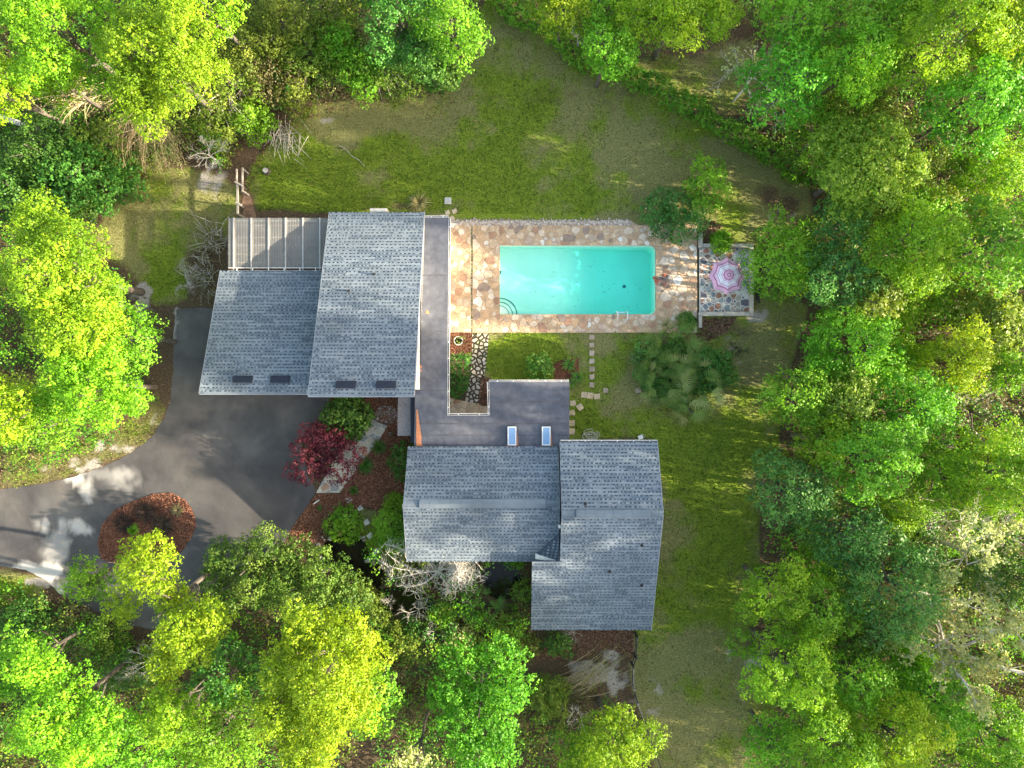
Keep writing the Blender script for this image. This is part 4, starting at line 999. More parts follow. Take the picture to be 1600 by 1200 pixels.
FSTYLE = {"evergreen": dict(leaf=.12, sp=.36, per=15, crad=.22, loose=.08), "lime": dict(leaf=.125, sp=.37, per=19, loose=.05), "yellow": dict(leaf=.125, sp=.37, per=19, loose=.05), "green": dict(leaf=.145, sp=.40, per=13, loose=.03), "emerald": dict(leaf=.155, sp=.40, per=13, loose=.05), "deep": dict(leaf=.14, sp=.40, per=13, loose=.03),
          "blue": dict(leaf=.14, sp=.41, per=13, loose=.06), "olive": dict(leaf=.125, sp=.38, per=14, crad=.24, loose=.08), "brown": dict(leaf=.11, sp=.46, per=9, loose=.16), "pale": dict(leaf=.15, sp=.46, per=10, loose=.1), "tan": dict(leaf=.11, sp=.5, per=8, loose=.15),
          "fresh": dict(leaf=.145, sp=.37, per=15, crad=.25), "box": dict(leaf=.12, sp=.3, per=14, crad=.17), "plum": dict(leaf=.13, sp=.32, per=13, crad=.2, loose=.05)}
def tree(name, label, cat, px, py, rpx, ztop, style, seed, lobes_px=None, group=None, bark=None, **kw):
    """px,py: where the crown's middle shows; rpx its radius in photo pixels; ztop its height in metres"""
    zc = ztop * .72 if ztop > 4 else ztop * .55
    if ztop > 4 and not lobes_px: rpx *= 1.16
    R_ = rpx * (CAM_H - zc) / FPX; x, y = P2(px, py, zc)
    if lobes_px:
        lob = []
        for (a, b, c, z) in lobes_px:
            q = P(a, b, z); rr = c * (CAM_H - z) / FPX
            lob += auto_lobes(q[0], q[1], rr, z + rr * .25, seed + int(a), depth=.7, drop=.04) if rr > 1.0 else [(q[0], q[1], z, rr)]
    elif ztop > 4: lob = auto_lobes(x, y, R_, ztop, seed)
    else: lob = auto_lobes(x, y, R_, ztop, seed, depth=min(.9, (ztop - .5) / max(R_, .3) * .7), drop=.03)
    lob = [(a, b, max(c, d * .55), d) for a, b, c, d in lob]
    root = thing(name, label, cat, (x, y, 0), group)
    st = dict(FSTYLE[style]); st.update(kw)
    q, t = foliage(lob, seed, **st)
    quads_object("crown" if ztop > 4 else "foliage", q, LEAF[style], root, t)
    if ztop > 4: trunk_mesh((x, y), lob, seed, .035 * R_ + .06, ztop).build("trunk", bark or BARK, root)
    else:
        r = random.Random(seed); mb = MB()
        for k in range(7):
            l = lob[r.randrange(len(lob))]; mb.tube(curve((x + r.uniform(-.15, .15), y + r.uniform(-.15, .15), -.05), (l[0], l[1], l[2] + l[3] * .3), .1, r, 4), [.04, .032, .022, .01], 4)
        mb.build("stems", bark or BARK, root)
    return root
T = tree
BT, SH = "broadleaf_tree", "shrub"
# --- north-west corner
T(BT, "lime green tree filling the top left corner of the photo", "tree", 85, 45, 95, 13, "lime", 101)
T(BT, "large bright lime tree leaning over the cane thicket, right of the corner lime tree", "tree", 235, 85, 105, 14, "lime", 102, [(190, 50, 62, 12), (255, 40, 60, 12.5), (270, 105, 55, 11.5), (205, 140, 52, 10.5), (310, 85, 34, 9.5)])
T(BT, "yellow green tree cut by the left edge above the dark bamboo", "tree", 18, 145, 48, 11, "yellow", 103)
T(BT, "small yellow green tree between the corner lime tree and the cane thicket", "tree", 90, 125, 45, 9, "lime", 104)
T(BT, "lime tree at the top edge beside the olive thicket", "tree", 325, 12, 58, 12, "lime", 105)
T(SH, "dense dark green bamboo mass below the left edge trunk", "shrub", 55, 235, 72, 5.5, "deep", 106)
T(SH, "dense mid green bush at the west end of the shaded thicket", "shrub", 130, 265, 62, 5, "deep", 107, leaf=.17)
T(SH, "fine leaved green bush sloping down to the west lawn", "shrub", 160, 225, 55, 4.5, "olive", 108)
T(SH, "dark bush touching the left edge above the big lime tree", "shrub", 20, 295, 50, 4.5, "deep", 109)
T(SH, "dark green bush at the west lawn's upper left side", "shrub", 110, 320, 45, 3.6, "deep", 110)
for i, (px, py, r, z, st, lb) in enumerate([
    (385, 60, 55, 5, "olive", "olive bush under the lime tree at the top edge"), (440, 30, 50, 5.5, "olive", "olive brown bush beside the pine trunk at the top"),
    (365, 130, 50, 4.2, "olive", "tall olive bush in the middle of the north west thicket"), (335, 190, 42, 3.6, "olive", "olive green bush above the wooden gate rails"),
    (425, 125, 45, 4, "brown", "brownish twiggy bush in the north west thicket"), (480, 75, 48, 4.2, "olive", "yellow olive bush right of the twiggy brown one"),
    (460, 150, 36, 3, "olive", "low olive bush at the thicket's lawn corner"), (398, 190, 36, 3, "green", "light green bush by the thicket's lawn edge above the gate"),
    (530, 70, 40, 4, "green", "green bush below the fallen pine trunk"), (560, 105, 48, 3.6, "green", "spreading bright green bush on the thicket's lawn edge"),
    (610, 115, 40, 3, "olive", "small olive bush between the bright green one and the round bush"), (590, 55, 40, 4, "brown", "brown twiggy bush behind the bright green bush"),
    (300, 130, 46, 4.5, "brown", "tan twiggy bush right of the big lime tree"), (275, 175, 40, 4, "olive", "bush with thin yellowing leaves beside the arching canes"),
    (510, 130, 36, 2.6, "brown", "low twiggy bush against the leaf litter edge"), (520, 25, 40, 5, "olive", "dark olive bush at the top edge behind the pine trunk")]):
    T(SH, lb, "shrub", px, py, r, z, st, 200 + i)
T(BT, "blue green tree at the top edge above the round bush", "tree", 628, 30, 62, 8.5, "deep", 111)
T(BT, "dark green broadleaf tree at the corner of the north lawn", "tree", 705, 45, 52, 8.5, "green", 112)
T(BT, "slim deep green tree between the blue green tree and the round bush", "tree", 660, 80, 40, 6, "deep", 113)
T(SH, "round clipped green bush at the north lawn's edge", "shrub", 692, 113, 37, 3.2, "box", 114, leaf=.15)
# --- west side
T(BT, "huge lime tree on the left edge beside the west lawn", "tree", 75, 420, 125, 14, "lime", 121, [(50, 345, 50, 11), (100, 380, 55, 12), (40, 430, 62, 13), (120, 450, 52, 11.5), (75, 510, 62, 12), (150, 500, 35, 9.5)])
T(BT, "darker green tree bulging out from the huge lime tree toward the garage", "tree", 200, 525, 50, 8.5, "green", 122)
T(BT, "small deep green tree tucked below the huge lime tree's east side", "tree", 165, 470, 38, 8, "green", 123)
T(BT, "bright lime tree above the driveway entrance verge", "tree", 125, 605, 78, 12, "lime", 124, [(95, 580, 48, 11), (150, 570, 40, 10.5), (130, 625, 55, 11), (190, 620, 34, 9), (70, 635, 40, 9.5)])
T(BT, "yellow lime tree cut by the left edge above the driveway entrance", "tree", 10, 640, 55, 12, "yellow", 125)
T(BT, "green tree on the driveway verge under the bright lime tree", "tree", 60, 660, 45, 7.5, "green", 126)
T(SH, "dark green bush between the verge and the garage driveway", "shrub", 195, 590, 34, 4, "deep", 127)
# --- south west
T(BT, "bright yellow green tree overhanging the mulch island", "tree", 235, 945, 100, 14, "yellow", 131, [(215, 890, 52, 12.5), (180, 950, 30, 10.5), (262, 940, 32, 11), (285, 1000, 52, 12.5), (320, 975, 36, 12), (250, 1040, 34, 11), (240, 860, 24, 11.5)])
T(BT, "small green tree leaning over the driveway left of the mulch island", "tree", 155, 900, 30, 9, "green", 132)
T(BT, "lime tree in the bottom left corner of the photo", "tree", 75, 1120, 92, 13, "lime", 133, [(40, 1050, 44, 12), (90, 1095, 44, 11.5), (50, 1150, 55, 12.5), (140, 1140, 45, 12), (105, 1180, 50, 12)])
T(BT, "green lobed tree cut by the left edge above the corner lime tree", "tree", 40, 1035, 52, 10.5, "green", 134)
T(BT, "yellow lime tree at the bottom edge with a bare grey limb", "tree", 285, 1100, 45, 12, "lime", 135)
T(BT, "shaded green tree at the bottom edge left of the great yellow tree", "tree", 340, 1145, 60, 8.5, "green", 136)
T(BT, "deep green tree behind the shaded one at the lower left", "tree", 350, 1065, 50, 7, "deep", 137)
T(BT, "mid green tree at the bottom edge beside the corner lime tree", "tree", 215, 1170, 55, 9, "green", 138)
T(BT, "great yellow green tree at the bottom with many round lobes", "tree", 490, 1070, 125, 15, "yellow", 139, [(470, 990, 44, 13), (530, 1000, 48, 12.5), (440, 1060, 48, 13), (505, 1065, 56, 14), (565, 1030, 40, 12), (430, 1130, 52, 13), (500, 1140, 58, 13.5), (555, 1100, 40, 12), (470, 1190, 52, 13)])
T(BT, "green tree wrapped round the great yellow tree's east side", "tree", 590, 1080, 42, 9, "green", 140)
T("evergreen_bush", "broad olive green evergreen bush at the driveway's south end", "bush", 385, 885, 78, 6, "evergreen", 141, [(345, 880, 40, 4.6), (400, 865, 44, 5), (385, 920, 45, 5), (330, 915, 34, 4), (430, 905, 40, 5)])
T("evergreen_bush", "taller fine leaved evergreen bush between the driveway and the pond", "bush", 480, 915, 80, 5.5, "evergreen", 142, [(455, 870, 36, 4.6), (500, 905, 46, 5), (540, 935, 40, 4.5), (450, 940, 42, 5), (490, 960, 40, 4.6)])
for i, (px, py, r, z, st, lb) in enumerate([
    (40, 975, 45, 3, "deep", "dark green bush on the left edge below the lower driveway"), (105, 985, 42, 2.6, "brown", "brownish bush below the lower driveway edge"), (160, 1000, 40, 3, "olive", "dark olive bush under the tree that overhangs the mulch island"),
    (125, 1035, 42, 3, "brown", "brown bush left of the yellow green tree's bare limbs"), (200, 1050, 42, 3.4, "deep", "deep green bush among bare limbs at the lower left"), (580, 960, 30, 2.6, "olive", "olive bush beside the bare white sapling by the pond"),
    (620, 1000, 34, 2.6, "olive", "olive green bush right of the great yellow tree"), (605, 1060, 36, 3, "brown", "brown twiggy bush right of the great yellow tree"), (640, 1110, 34, 3, "brown", "brown bush left of the round green tree at the bottom"),
    (690, 960, 24, 2.4, "green", "slim light green bush below the white weeping tree"), (716, 995, 30, 2.4, "pale", "pale yellow leaved bush below the white weeping tree"), (790, 985, 32, 2.2, "olive", "olive bush between the sword plants and the house's south west corner"),
    (820, 1010, 28, 2, "olive", "sparse yellow green bush at the house's south west corner"), (870, 1005, 26, 1.8, "deep", "dark big leaved bush under the south eave"), (645, 985, 24, 2.2, "deep", "dark bush by the far side of the pond"),
    (800, 870, 16, 1.4, "green", "small green bush at the dark pool under the house's inner corner"), (818, 925, 20, 1.5, "olive", "low olive bush between the pond and the house wall"), (860, 1090, 40, 3, "olive", "olive bush under the leaning bare canes at the bottom"),
    (905, 1110, 30, 2.4, "brown", "twiggy grey brown bush at the bottom between two green trees"), (565, 930, 26, 2.4, "olive", "olive bush at the pond's west bank"), (740, 1020, 30, 2.4, "olive", "yellow olive bush just above the round green tree at the bottom")]):
    T(SH, lb, "shrub", px, py, r, z, st, 300 + i)
T(BT, "round green tree at the bottom centre with a darker heart", "tree", 745, 1095, 82, 9.5, "emerald", 151, [(720, 1040, 38, 7), (785, 1035, 38, 7), (700, 1095, 36, 7.5), (795, 1090, 40, 8), (745, 1100, 34, 7), (720, 1150, 42, 8.5), (775, 1155, 44, 8.5), (745, 1195, 50, 8.5)], leaf=.15)
T("pine_tree", "pale yellow topped pine cut by the bottom edge", "tree", 650, 1190, 40, 12, "pale", 152)
T(BT, "lime green tree at the bottom edge beside the rail fence", "tree", 955, 1165, 58, 9, "lime", 153)
T(BT, "deep green tree behind the lime tree beside the rail fence", "tree", 915, 1190, 40, 7, "green", 154)
# --- north and north east
T(BT, "lime tree hanging over the hedge from the top edge", "tree", 880, 12, 44, 7.5, "yellow", 161)
T(BT, "bright lime tree at the top edge above the fenced field", "tree", 1060, 10, 92, 9.5, "yellow", 162, [(1000, 15, 46, 7.5), (1065, 8, 50, 8.5), (1125, 10, 46, 8), (1100, 42, 24, 7), (1035, 48, 20, 6.5)])
T(BT, "round green tree standing in the hedge line", "tree", 948, 78, 40, 7.5, "green", 163)
T(BT, "green crown filling the gap between the two lime trees at the top", "tree", 940, 20, 36, 7, "green", 164)
T(BT, "loose dark green tree with pale bare branches beside the fenced field", "tree", 1232, 125, 68, 9.5, "emerald", 165, leaf=.15, sp=.46, per=12, loose=.14)
T(BT, "shaded green tree at the top edge left of the bright lime cluster", "tree", 1245, 30, 60, 10, "green", 166)
T(BT, "lime green tree standing in front of the tall north east trees", "tree", 1335, 100, 58, 11, "lime", 167)
T(BT, "very bright lime tree at the top right of the photo", "tree", 1480, 50, 88, 14, "lime", 168)
T(BT, "yellow lime tree in the top right corner", "tree", 1575, 40, 70, 14, "yellow", 169)
T(BT, "emerald tree right of the round pale crown", "tree", 1515, 165, 72, 12, "emerald", 170)
T(BT, "green tree on the right edge beside the emerald tree", "tree", 1590, 165, 60, 11, "green", 171)
T(BT, "mid green tree at the top edge between the lime trees", "tree", 1375, 35, 60, 11, "green", 172)
T(BT, "round pale green crown, densest of the north east trees", "tree", 1365, 248, 98, 11, "fresh", 173, [(1330, 215, 48, 8.5), (1390, 215, 52, 9), (1365, 265, 62, 10), (1425, 255, 40, 8.5), (1350, 310, 40, 7.5), (1310, 260, 34, 7)], leaf=.15, sp=.36, per=14, crad=.25)
T(BT, "yellow green loose tree above the round pale crown", "tree", 1345, 170, 55, 7.5, "olive", 174, leaf=.15)
T(BT, "dark tree filling the gap left of the round pale crown", "tree", 1290, 205, 45, 6.5, "green", 175)
T(BT, "blue green tree below the round pale crown", "tree", 1320, 345, 48, 7, "blue", 176)
T(BT, "small lime tree on the right edge above the green giant", "tree", 1550, 265, 50, 8.5, "lime", 177)
T(BT, "dark olive tree right of the round pale crown", "tree", 1480, 270, 42, 6, "olive", 178)
T(BT, "dense dark green tree beside the umbrella patio", "tree", 1235, 405, 62, 6.5, "green", 179, leaf=.14, sp=.36)
T(BT, "blue green tree behind the dense one by the umbrella patio", "tree", 1315, 425, 58, 8, "blue", 180)
T(BT, "pale flecked green tree between the blue green and lime trees", "tree", 1365, 460, 42, 7.5, "olive", 181, leaf=.15)
T(BT, "bright green tree on the right, above the dark gap", "tree", 1430, 385, 72, 10.5, "lime", 182)
T(BT, "green giant on the right edge above the dark gap", "tree", 1560, 385, 75, 12, "emerald", 183)
T(BT, "yellow green tree in the middle of the eastern wood", "tree", 1345, 545, 72, 7, "green", 184, loose=.1)
T(BT, "bright yellow lime tree beside the sandy clearing on the right", "tree", 1500, 560, 52, 7.5, "yellow", 185)
T(BT, "flecked olive tree at the dark gap on the right", "tree", 1560, 500, 50, 6, "olive", 186, leaf=.18)
T(BT, "loose green tree reaching over the east lawn", "tree", 1250, 625, 52, 7, "green", 187, loose=.12)
T(BT, "yellow flecked tree behind the one reaching over the east lawn", "tree", 1315, 625, 44, 7.5, "olive", 188, leaf=.15)
T(BT, "emerald tree left of the sandy clearing", "tree", 1435, 640, 52, 8, "emerald", 189)
T(BT, "bright emerald crown above the dark blue green trees", "tree", 1360, 715, 62, 10, "emerald", 190, leaf=.15, sp=.38)
T(BT, "light green tree at the lawn's edge left of the bright emerald crown", "tree", 1290, 690, 40, 7.5, "lime", 191)
T(BT, "dark blue green tree leaning over the east lawn", "tree", 1240, 775, 60, 8, "blue", 192)
T(BT, "dark teal tree in the middle of the lower right wood", "tree", 1320, 835, 60, 8.5, "blue", 193)
T(BT, "large blue green tree with a bare top branch", "tree", 1405, 915, 80, 10, "blue", 194)
T(BT, "small bright green tree between the emerald crown and the grey brush", "tree", 1400, 800, 36, 7.5, "lime", 195)
T(BT, "leafy green tree at the right edge below the sandy clearing", "tree", 1565, 740, 68, 10, "lime", 196)
T(BT, "thin green tree above the grey brush pile", "tree", 1480, 745, 50, 7, "green", 197, loose=.12)
T(BT, "bright green tree bulging over the lower east lawn", "tree", 1215, 925, 50, 8.5, "lime", 198)
T(BT, "green tree behind the one bulging over the lower east lawn", "tree", 1285, 950, 45, 8, "green", 199)
T(BT, "tall lime green tree with ragged lobes at the lower east lawn", "tree", 1240, 1050, 68, 10, "lime", 210)
T(BT, "shaded green tree in the lower right wood", "tree", 1335, 1060, 55, 8, "green", 211)
T(BT, "dark tree behind the ragged lime tree at the lower right", "tree", 1345, 1000, 42, 6.5, "deep", 212)
T(BT, "low green tree at the bottom edge of the east lawn", "tree", 1210, 1160, 42, 6, "green", 213)
T(BT, "yellow green tree at the bottom edge right of the east lawn", "tree", 1300, 1165, 58, 10, "lime", 214)
T(BT, "lime tree at the bottom edge beside the bare grey tree", "tree", 1395, 1150, 62, 10, "yellow", 215)
T(BT, "deep green tree under the bare grey tree", "tree", 1470, 1100, 60, 7.5, "green", 216)
T(BT, "green tree in the bottom right corner behind bare branches", "tree", 1570, 1160, 62, 8, "green", 217)
T(BT, "green tree at the right edge behind thin pale twigs", "tree", 1575, 900, 55, 8, "deep", 218)
T("young_tree", "small loose green tree standing alone on the north lawn", "tree", 1108, 288, 44, 3.6, "green", 219, leaf=.17, sp=.5, loose=.14)
for i, (px, py, r, z, st, lb) in enumerate([
    (1450, 470, 46, 4, "green", "green bush in the dark gap left of the flecked olive tree"), (1520, 455, 40, 4, "olive", "olive bush at the upper side of the dark gap on the right"), (1410, 560, 42, 4.5, "lime", "lime green bush left of the bright yellow lime tree on the right"),
    (1575, 575, 40, 4, "green", "green bush on the right edge above the sandy clearing"), (1300, 590, 44, 4.5, "green", "green bush behind the loose tree that reaches over the east lawn"), (1540, 700, 40, 4, "olive", "olive bush on the sandy clearing's lower side"),
    (1280, 880, 40, 4, "green", "green bush between the dark teal tree and the lower east lawn"), (1420, 1040, 46, 4.5, "green", "green bush left of the big grey branched tree"), (1290, 1110, 40, 4, "lime", "lime bush between the two lowest trees of the east lawn's edge"),
    (1450, 330, 44, 4, "green", "green bush in the gap under the round pale crown's east side"), (1400, 480, 40, 4, "lime", "lime flecked bush under the bright green tree on the right"), (1210, 720, 30, 3, "olive", "yellow olive bush at the east lawn's edge above the dark blue green tree"),
    (1530, 340, 40, 4, "olive", "olive bush between the small lime tree and the green giant"), (1440, 870, 36, 4, "deep", "dark bush between the grey brush and the large blue green tree"), (1390, 1100, 40, 4, "green", "green bush above the lime tree beside the bare grey tree")]):
    T(SH, lb, "shrub", px, py, r, z, st, 600 + i)
# --- unseen eastern trees added to shade the house, gaps let sun through
for i, (x, y, R_, z, st) in enumerate([(41, 5.2, 3.8, 28, "green"), (42, -6.4, 4.2, 27.5, "lime"), (43, -.2, 2.0, 17.0, "deep"), (41, -13.5, 4.2, 21, "emerald"), (42, -20, 4.2, 18, "green"), (41, -27, 4.2, 15, "lime"), (50, 7.5, 4.2, 25, "green"), (51, -9.5, 5, 28, "green"), (51, -18, 4.5, 20, "green"), (48, 20, 4.5, 15, "green"), (50, -30, 5, 20, "green")]):
    root = tag(empty(BT, (x, y, 0)), "tall unseen tree added beyond the right edge for its shade", "tree", "unseen trees added beyond the right edge")
    lob = auto_lobes(x, y, R_, z, 900 + i); q, t = foliage(lob, 900 + i, leaf=.34, sp=.7, per=11, crad=.4); quads_object("crown", q, LEAF[st], root, t); trunk_mesh((x, y), lob, i, .3, z).build("trunk", BARK, root)
# far wood on the other sides, one mass
rr = random.Random(77); Q = []; TT = []; far = MB()
for k in range(70):
    a = rr.uniform(0, 6.283); d = rr.uniform(50, 78); x, y = d * math.cos(a), d * math.sin(a) * .9
    if x > 33 and abs(y) < 32: continue
    q, t = foliage(auto_lobes(x, y, rr.uniform(3.5, 5), (ht := rr.uniform(10, 14)), 500 + k), 500 + k, leaf=.5, sp=1.0, per=10, crad=.55); Q.append(q); TT.append(t); far.tube([(x, y, -.2), (x, y, ht * .5), (x, y, ht * .85)], [.28, .2, .08], 5)
o = quads_object("far_woods", np.concatenate(Q), LEAF["green"], None, np.concatenate(TT)); o["kind"] = "stuff"
o = far.build("far_woods_trunks", BARK); o["kind"] = "stuff"

# ------------------------------------------------------------------ low cover under the trees
CLEAR = [LAWN, LAWN_W, [(-80, 750), (0, 750), (60, 745), (190, 690), (250, 610), (262, 470), (330, 330), (360, 320), (640, 320), (720, 500), (1100, 500), (1000, 990), (1010, 1250), (980, 1250), (960, 1080), (830, 1040), (830, 870), (560, 835), (450, 870), (300, 930), (250, 985), (60, 905), (-80, 900)],
         [(960, 110), (1080, 90), (1160, 60), (1190, 120), (1140, 190), (1060, 160)], [(560, 160), (690, 145), (690, 160), (480, 180), (400, 240), (380, 330), (340, 330), (380, 245), (440, 190)]]
rng = np.random.RandomState(12); n = 42000
X = rng.uniform(-40, 40, n); Y = rng.uniform(-31, 31, n); PX = 800 + X / S0; PY = 600 - Y / S0
ok = fbm(X, Y, 3.2, 44) > .3
for c in CLEAR: ok &= sdist(PX, PY, c) < -6
ok &= pond_depth(X, Y) < -.1
X, Y = X[ok], Y[ok]; n = len(X)
def scatter_clumps(name, X, Y, zlo, zhi, mat, seed, leaf, per, crad):
    rng = np.random.RandomState(seed); n = len(X); Z = rng.uniform(zlo, zhi, n) * (.4 + fbm(X, Y, 2.0, seed))
    k = rng.poisson(per, n) + 3; idx = np.repeat(np.arange(n), k); m = len(idx); e = rng.normal(size=(m, 3)); e[:, 2] = np.abs(e[:, 2]); e /= np.linalg.norm(e, axis=1, keepdims=True)
    pos = np.stack([X, Y, Z], 1)[idx] + e * (crad * rng.uniform(.4, 1.2, m))[:, None]; nr = e * .6 + np.array([0, 0, .5]) + rng.normal(size=(m, 3)) * .45; nr /= np.linalg.norm(nr, axis=1, keepdims=True)
    tone = np.clip(np.repeat(rng.normal(.45, .2, n), k) + rng.normal(size=m) * .12, 0, 1)
    o = quads_object(name, leaf_quads(pos, nr, leaf, rng), mat, None, tone); o["kind"] = "stuff"; return o
rg = np.random.RandomState(13); aX = rg.uniform(-85, 85, 9000); aY = rg.uniform(-75, 75, 9000); om = (np.abs(aX) > 39) | (np.abs(aY) > 30.5); aX, aY = aX[om], aY[om]
scatter_clumps("undergrowth", aX, aY, .2, 2.6, LEAF["olive"], 8, .5, 9, .8)
sel = rng.rand(n); g2 = fbm(X, Y, 4, 91)
for nm, msk, mt, zl, zh in (("undergrowth", (g2 < .5) & (sel < .5), "green", .2, 3.2), ("undergrowth", (g2 >= .5) & (sel < .5), "olive", .2, 2.6), ("undergrowth", (sel > .5) & (sel < .8), "deep", .1, 2.2), ("undergrowth", (sel > .88), "brown", .1, 1.4)):
    scatter_clumps(nm, X[msk], Y[msk], zl, zh, LEAF[mt], int(zh * 10), .15, 12, .45)

# ------------------------------------------------------------------ scattered ground detail: grass tufts, bark chips, fallen leaves
def pts_in(poly, n, seed):
    rng = np.random.RandomState(seed); p = np.array([P2(*q) for q in poly]); lo, hi = p.min(0), p.max(0); x = rng.uniform(lo[0], hi[0], n); y = rng.uniform(lo[1], hi[1], n)
    k = inside(x, y, [tuple(q) for q in p]); return x[k], y[k], rng
def flat_bits(name, x, y, rng, size, mat, z=.04, tilt=.45, aspect=2.4, tone=None):
    n = len(x); pos = np.stack([x, y, z + rng.uniform(0, .04, n)], 1); nr = np.stack([rng.normal(size=n) * tilt, rng.normal(size=n) * tilt, np.ones(n)], 1); nr /= np.linalg.norm(nr, axis=1, keepdims=True)
    o = quads_object(name, leaf_quads(pos, nr, size, rng, aspect), mat, None, rng.rand(n) if tone is None else tone); o["kind"] = "stuff"; return o
for i, (poly, n, mt) in enumerate([(ISLAND, 8000, "chips"), (ISLAND, 4500, "chipdark"), (BED_FRONT, 8000, "chipdark"), (BED_FRONT, 26000, "chips"), (BED_COURT, 1500, "chips"), (BED_COURT2, 1200, "chipdark"), (BED_SOUTH, 7000, "chipdark"), (BED_SAND, 2500, "chipdark")]):
    x, y, rng = pts_in(poly, n, 60 + i); flat_bits("bark_chips", x, y, rng, .12, LEAF[mt], .04)
def tufts(seed, n, mat_names):
    rng = np.random.RandomState(seed); x = rng.uniform(-38, 20, n); y = rng.uniform(-29, 28, n); gr, lu, sa = ground_cover(x, y)
    keep = (gr > .35) & (sa < .4) & (rng.rand(n) < (.25 + .75 * lu)); 
    px = 800 + x / S0; py = 600 - y / S0
    for bad in (DRIVE, [(640, 330), (1180, 340), (1180, 520), (700, 520), (640, 520)], BED_FRONT, [(310, 420), (515, 330), (705, 340), (705, 650), (1025, 690), (1025, 985), (830, 985), (635, 870), (645, 620), (312, 615)]): keep &= sdist(px, py, bad) < 2
    x, y, lu = x[keep], y[keep], lu[keep]; m = len(x); h = rng.uniform(.05, .14, m) * (.7 + lu * .8); a = rng.uniform(0, 6.283, m); w = rng.uniform(.02, .05, m); bx = rng.normal(size=m) * .06; by = rng.normal(size=m) * .06
    A = np.stack([x - np.cos(a) * w, y - np.sin(a) * w, np.zeros(m)], 1); B = np.stack([x + np.cos(a) * w, y + np.sin(a) * w, np.zeros(m)], 1); C = np.stack([x + bx, y + by, h], 1)
    pick = (lu + rng.normal(size=m) * .25) > .45
    for msk, nm in ((pick, "grassgreen"), (~pick, "grassdry")):
        o = quads_object("grass", np.stack([A[msk], B[msk], C[msk]], 1), LEAF[nm], None, rng.rand(msk.sum()), nper=3); o["kind"] = "stuff"
LEAF["grassgreen"] = leaf_mat("grass_green", (.10, .18, .018), (.26, .36, .05), .3, .7); LEAF["grassdry"] = leaf_mat("grass_dry", (.14, .13, .035), (.3, .27, .11), .25, .8)
tufts(5, 330000, None)
rng = np.random.RandomState(31); n = 16000; x = rng.uniform(-37, 37, n); y = rng.uniform(-28, 28, n); gr, lu, sa = ground_cover(x, y); px = 800 + x / S0; py = 600 - y / S0
k = ((gr < .5) | (rng.rand(n) < .12)) & (sdist(px, py, DRIVE) < 1) & (sdist(px, py, [(700, 345), (1180, 345), (1180, 520), (700, 520)]) < 2) & (pond_depth(x, y) < 0)
flat_bits("fallen_leaves", x[k], y[k], rng, .13, LEAF["litter"], .03, .35, 1.5)
for i, (poly, n) in enumerate([([(1098, 497), (1150, 497), (1135, 520), (1100, 535), (1085, 530)], 900), ([(1098, 345), (1120, 345), (1150, 380), (1098, 380)], 450), ([(400, 240), (470, 185), (560, 155), (680, 140), (680, 150), (560, 168), (480, 185), (415, 245), (390, 300), (380, 290)], 2200), ([(500, 800), (560, 790), (540, 830), (500, 850)], 300)]):
    x, y, rng = pts_in(poly, n, 80 + i); flat_bits("fallen_leaves", x, y, rng, .16, LEAF["litter"], .04, .4, 1.6)

# ------------------------------------------------------------------ hedge along the north east
hl = [(775, -15), (800, 8), (850, 40), (905, 85), (960, 105), (1010, 125), (1060, 155), (1110, 185), (1160, 215), (1210, 242), (1268, 275)]
rr = random.Random(6); lob = []
for i in range(len(hl) - 1):
    for k in range(6):
        t = (k + rr.random()) / 6; a = hl[i][0] + (hl[i + 1][0] - hl[i][0]) * t; b = hl[i][1] + (hl[i + 1][1] - hl[i][1]) * t; x, y = P2(a + rr.gauss(0, 3), b + rr.gauss(0, 3), .9); r_ = rr.uniform(.5, .72); lob.append((x, y, rr.uniform(.5, 1.0), r_))
hg = thing("hedge", "long green hedge running diagonally between the north lawn and the field", "hedge", P(1030, 140))
q, t = foliage(lob, 66, leaf=.16, sp=.32, per=13, crad=.22); quads_object("foliage", q, LEAF["emerald"], hg, t)
mb = MB()
for l in lob[::2]: mb.tube(curve((l[0], l[1], -.05), (l[0] + rr.uniform(-.3, .3), l[1] + rr.uniform(-.3, .3), l[2]), .1, rr, 3), [.03, .02, .01], 4)
mb.build("stems", BARK, hg)["kind"] = "stuff"

# ------------------------------------------------------------------ garden planting
T("japanese_maple", "purple leaved small maple spreading over the driveway corner", "tree", 505, 705, 46, 3.2, "plum", 401, [(492, 682, 26, 2.4), (525, 695, 26, 2.3), (545, 712, 20, 2.0), (497, 718, 30, 2.5), (478, 735, 20, 1.9), (530, 735, 22, 2.0), (453, 738, 11, 1.6), (470, 700, 16, 2.1)], bark=BARK_PALE)
T(SH, "glossy broad leaved bush under the garage's south east corner", "shrub", 545, 648, 40, 2.0, "deep", 402, [(540, 636, 26, 1.2), (562, 650, 20, 1.2), (525, 655, 22, 1.1), (548, 668, 20, 1.0)], leaf=.2, sp=.3)
T("clipped_hedge", "clipped dark green hedge block in the courtyard corner", "hedge", 717, 588, 30, 1.3, "deep", 403, [(711, 565, 10, .6), (724, 563, 10, .6), (712, 582, 11, .65), (725, 580, 11, .65), (711, 600, 11, .65), (722, 600, 11, .6), (714, 614, 9, .55), (708, 612, 8, .5)], leaf=.11, sp=.22, per=14, crad=.13)
T(SH, "rounded variegated bush on the lawn beside the flat roof", "shrub", 842, 575, 23, 1.5, "box", 404, [(833, 568, 12, .9), (848, 567, 12, .9), (840, 578, 14, .95), (853, 578, 11, .85), (832, 583, 11, .7)], leaf=.13, sp=.25)
T(SH, "round bushy green plant around the terracotta pot", "shrub", 538, 818, 30, 1.0, "green", 405, [(540, 808, 17, .55), (552, 818, 13, .5), (522, 822, 14, .55), (528, 834, 9, .4), (548, 838, 11, .45)], leaf=.14, sp=.25)
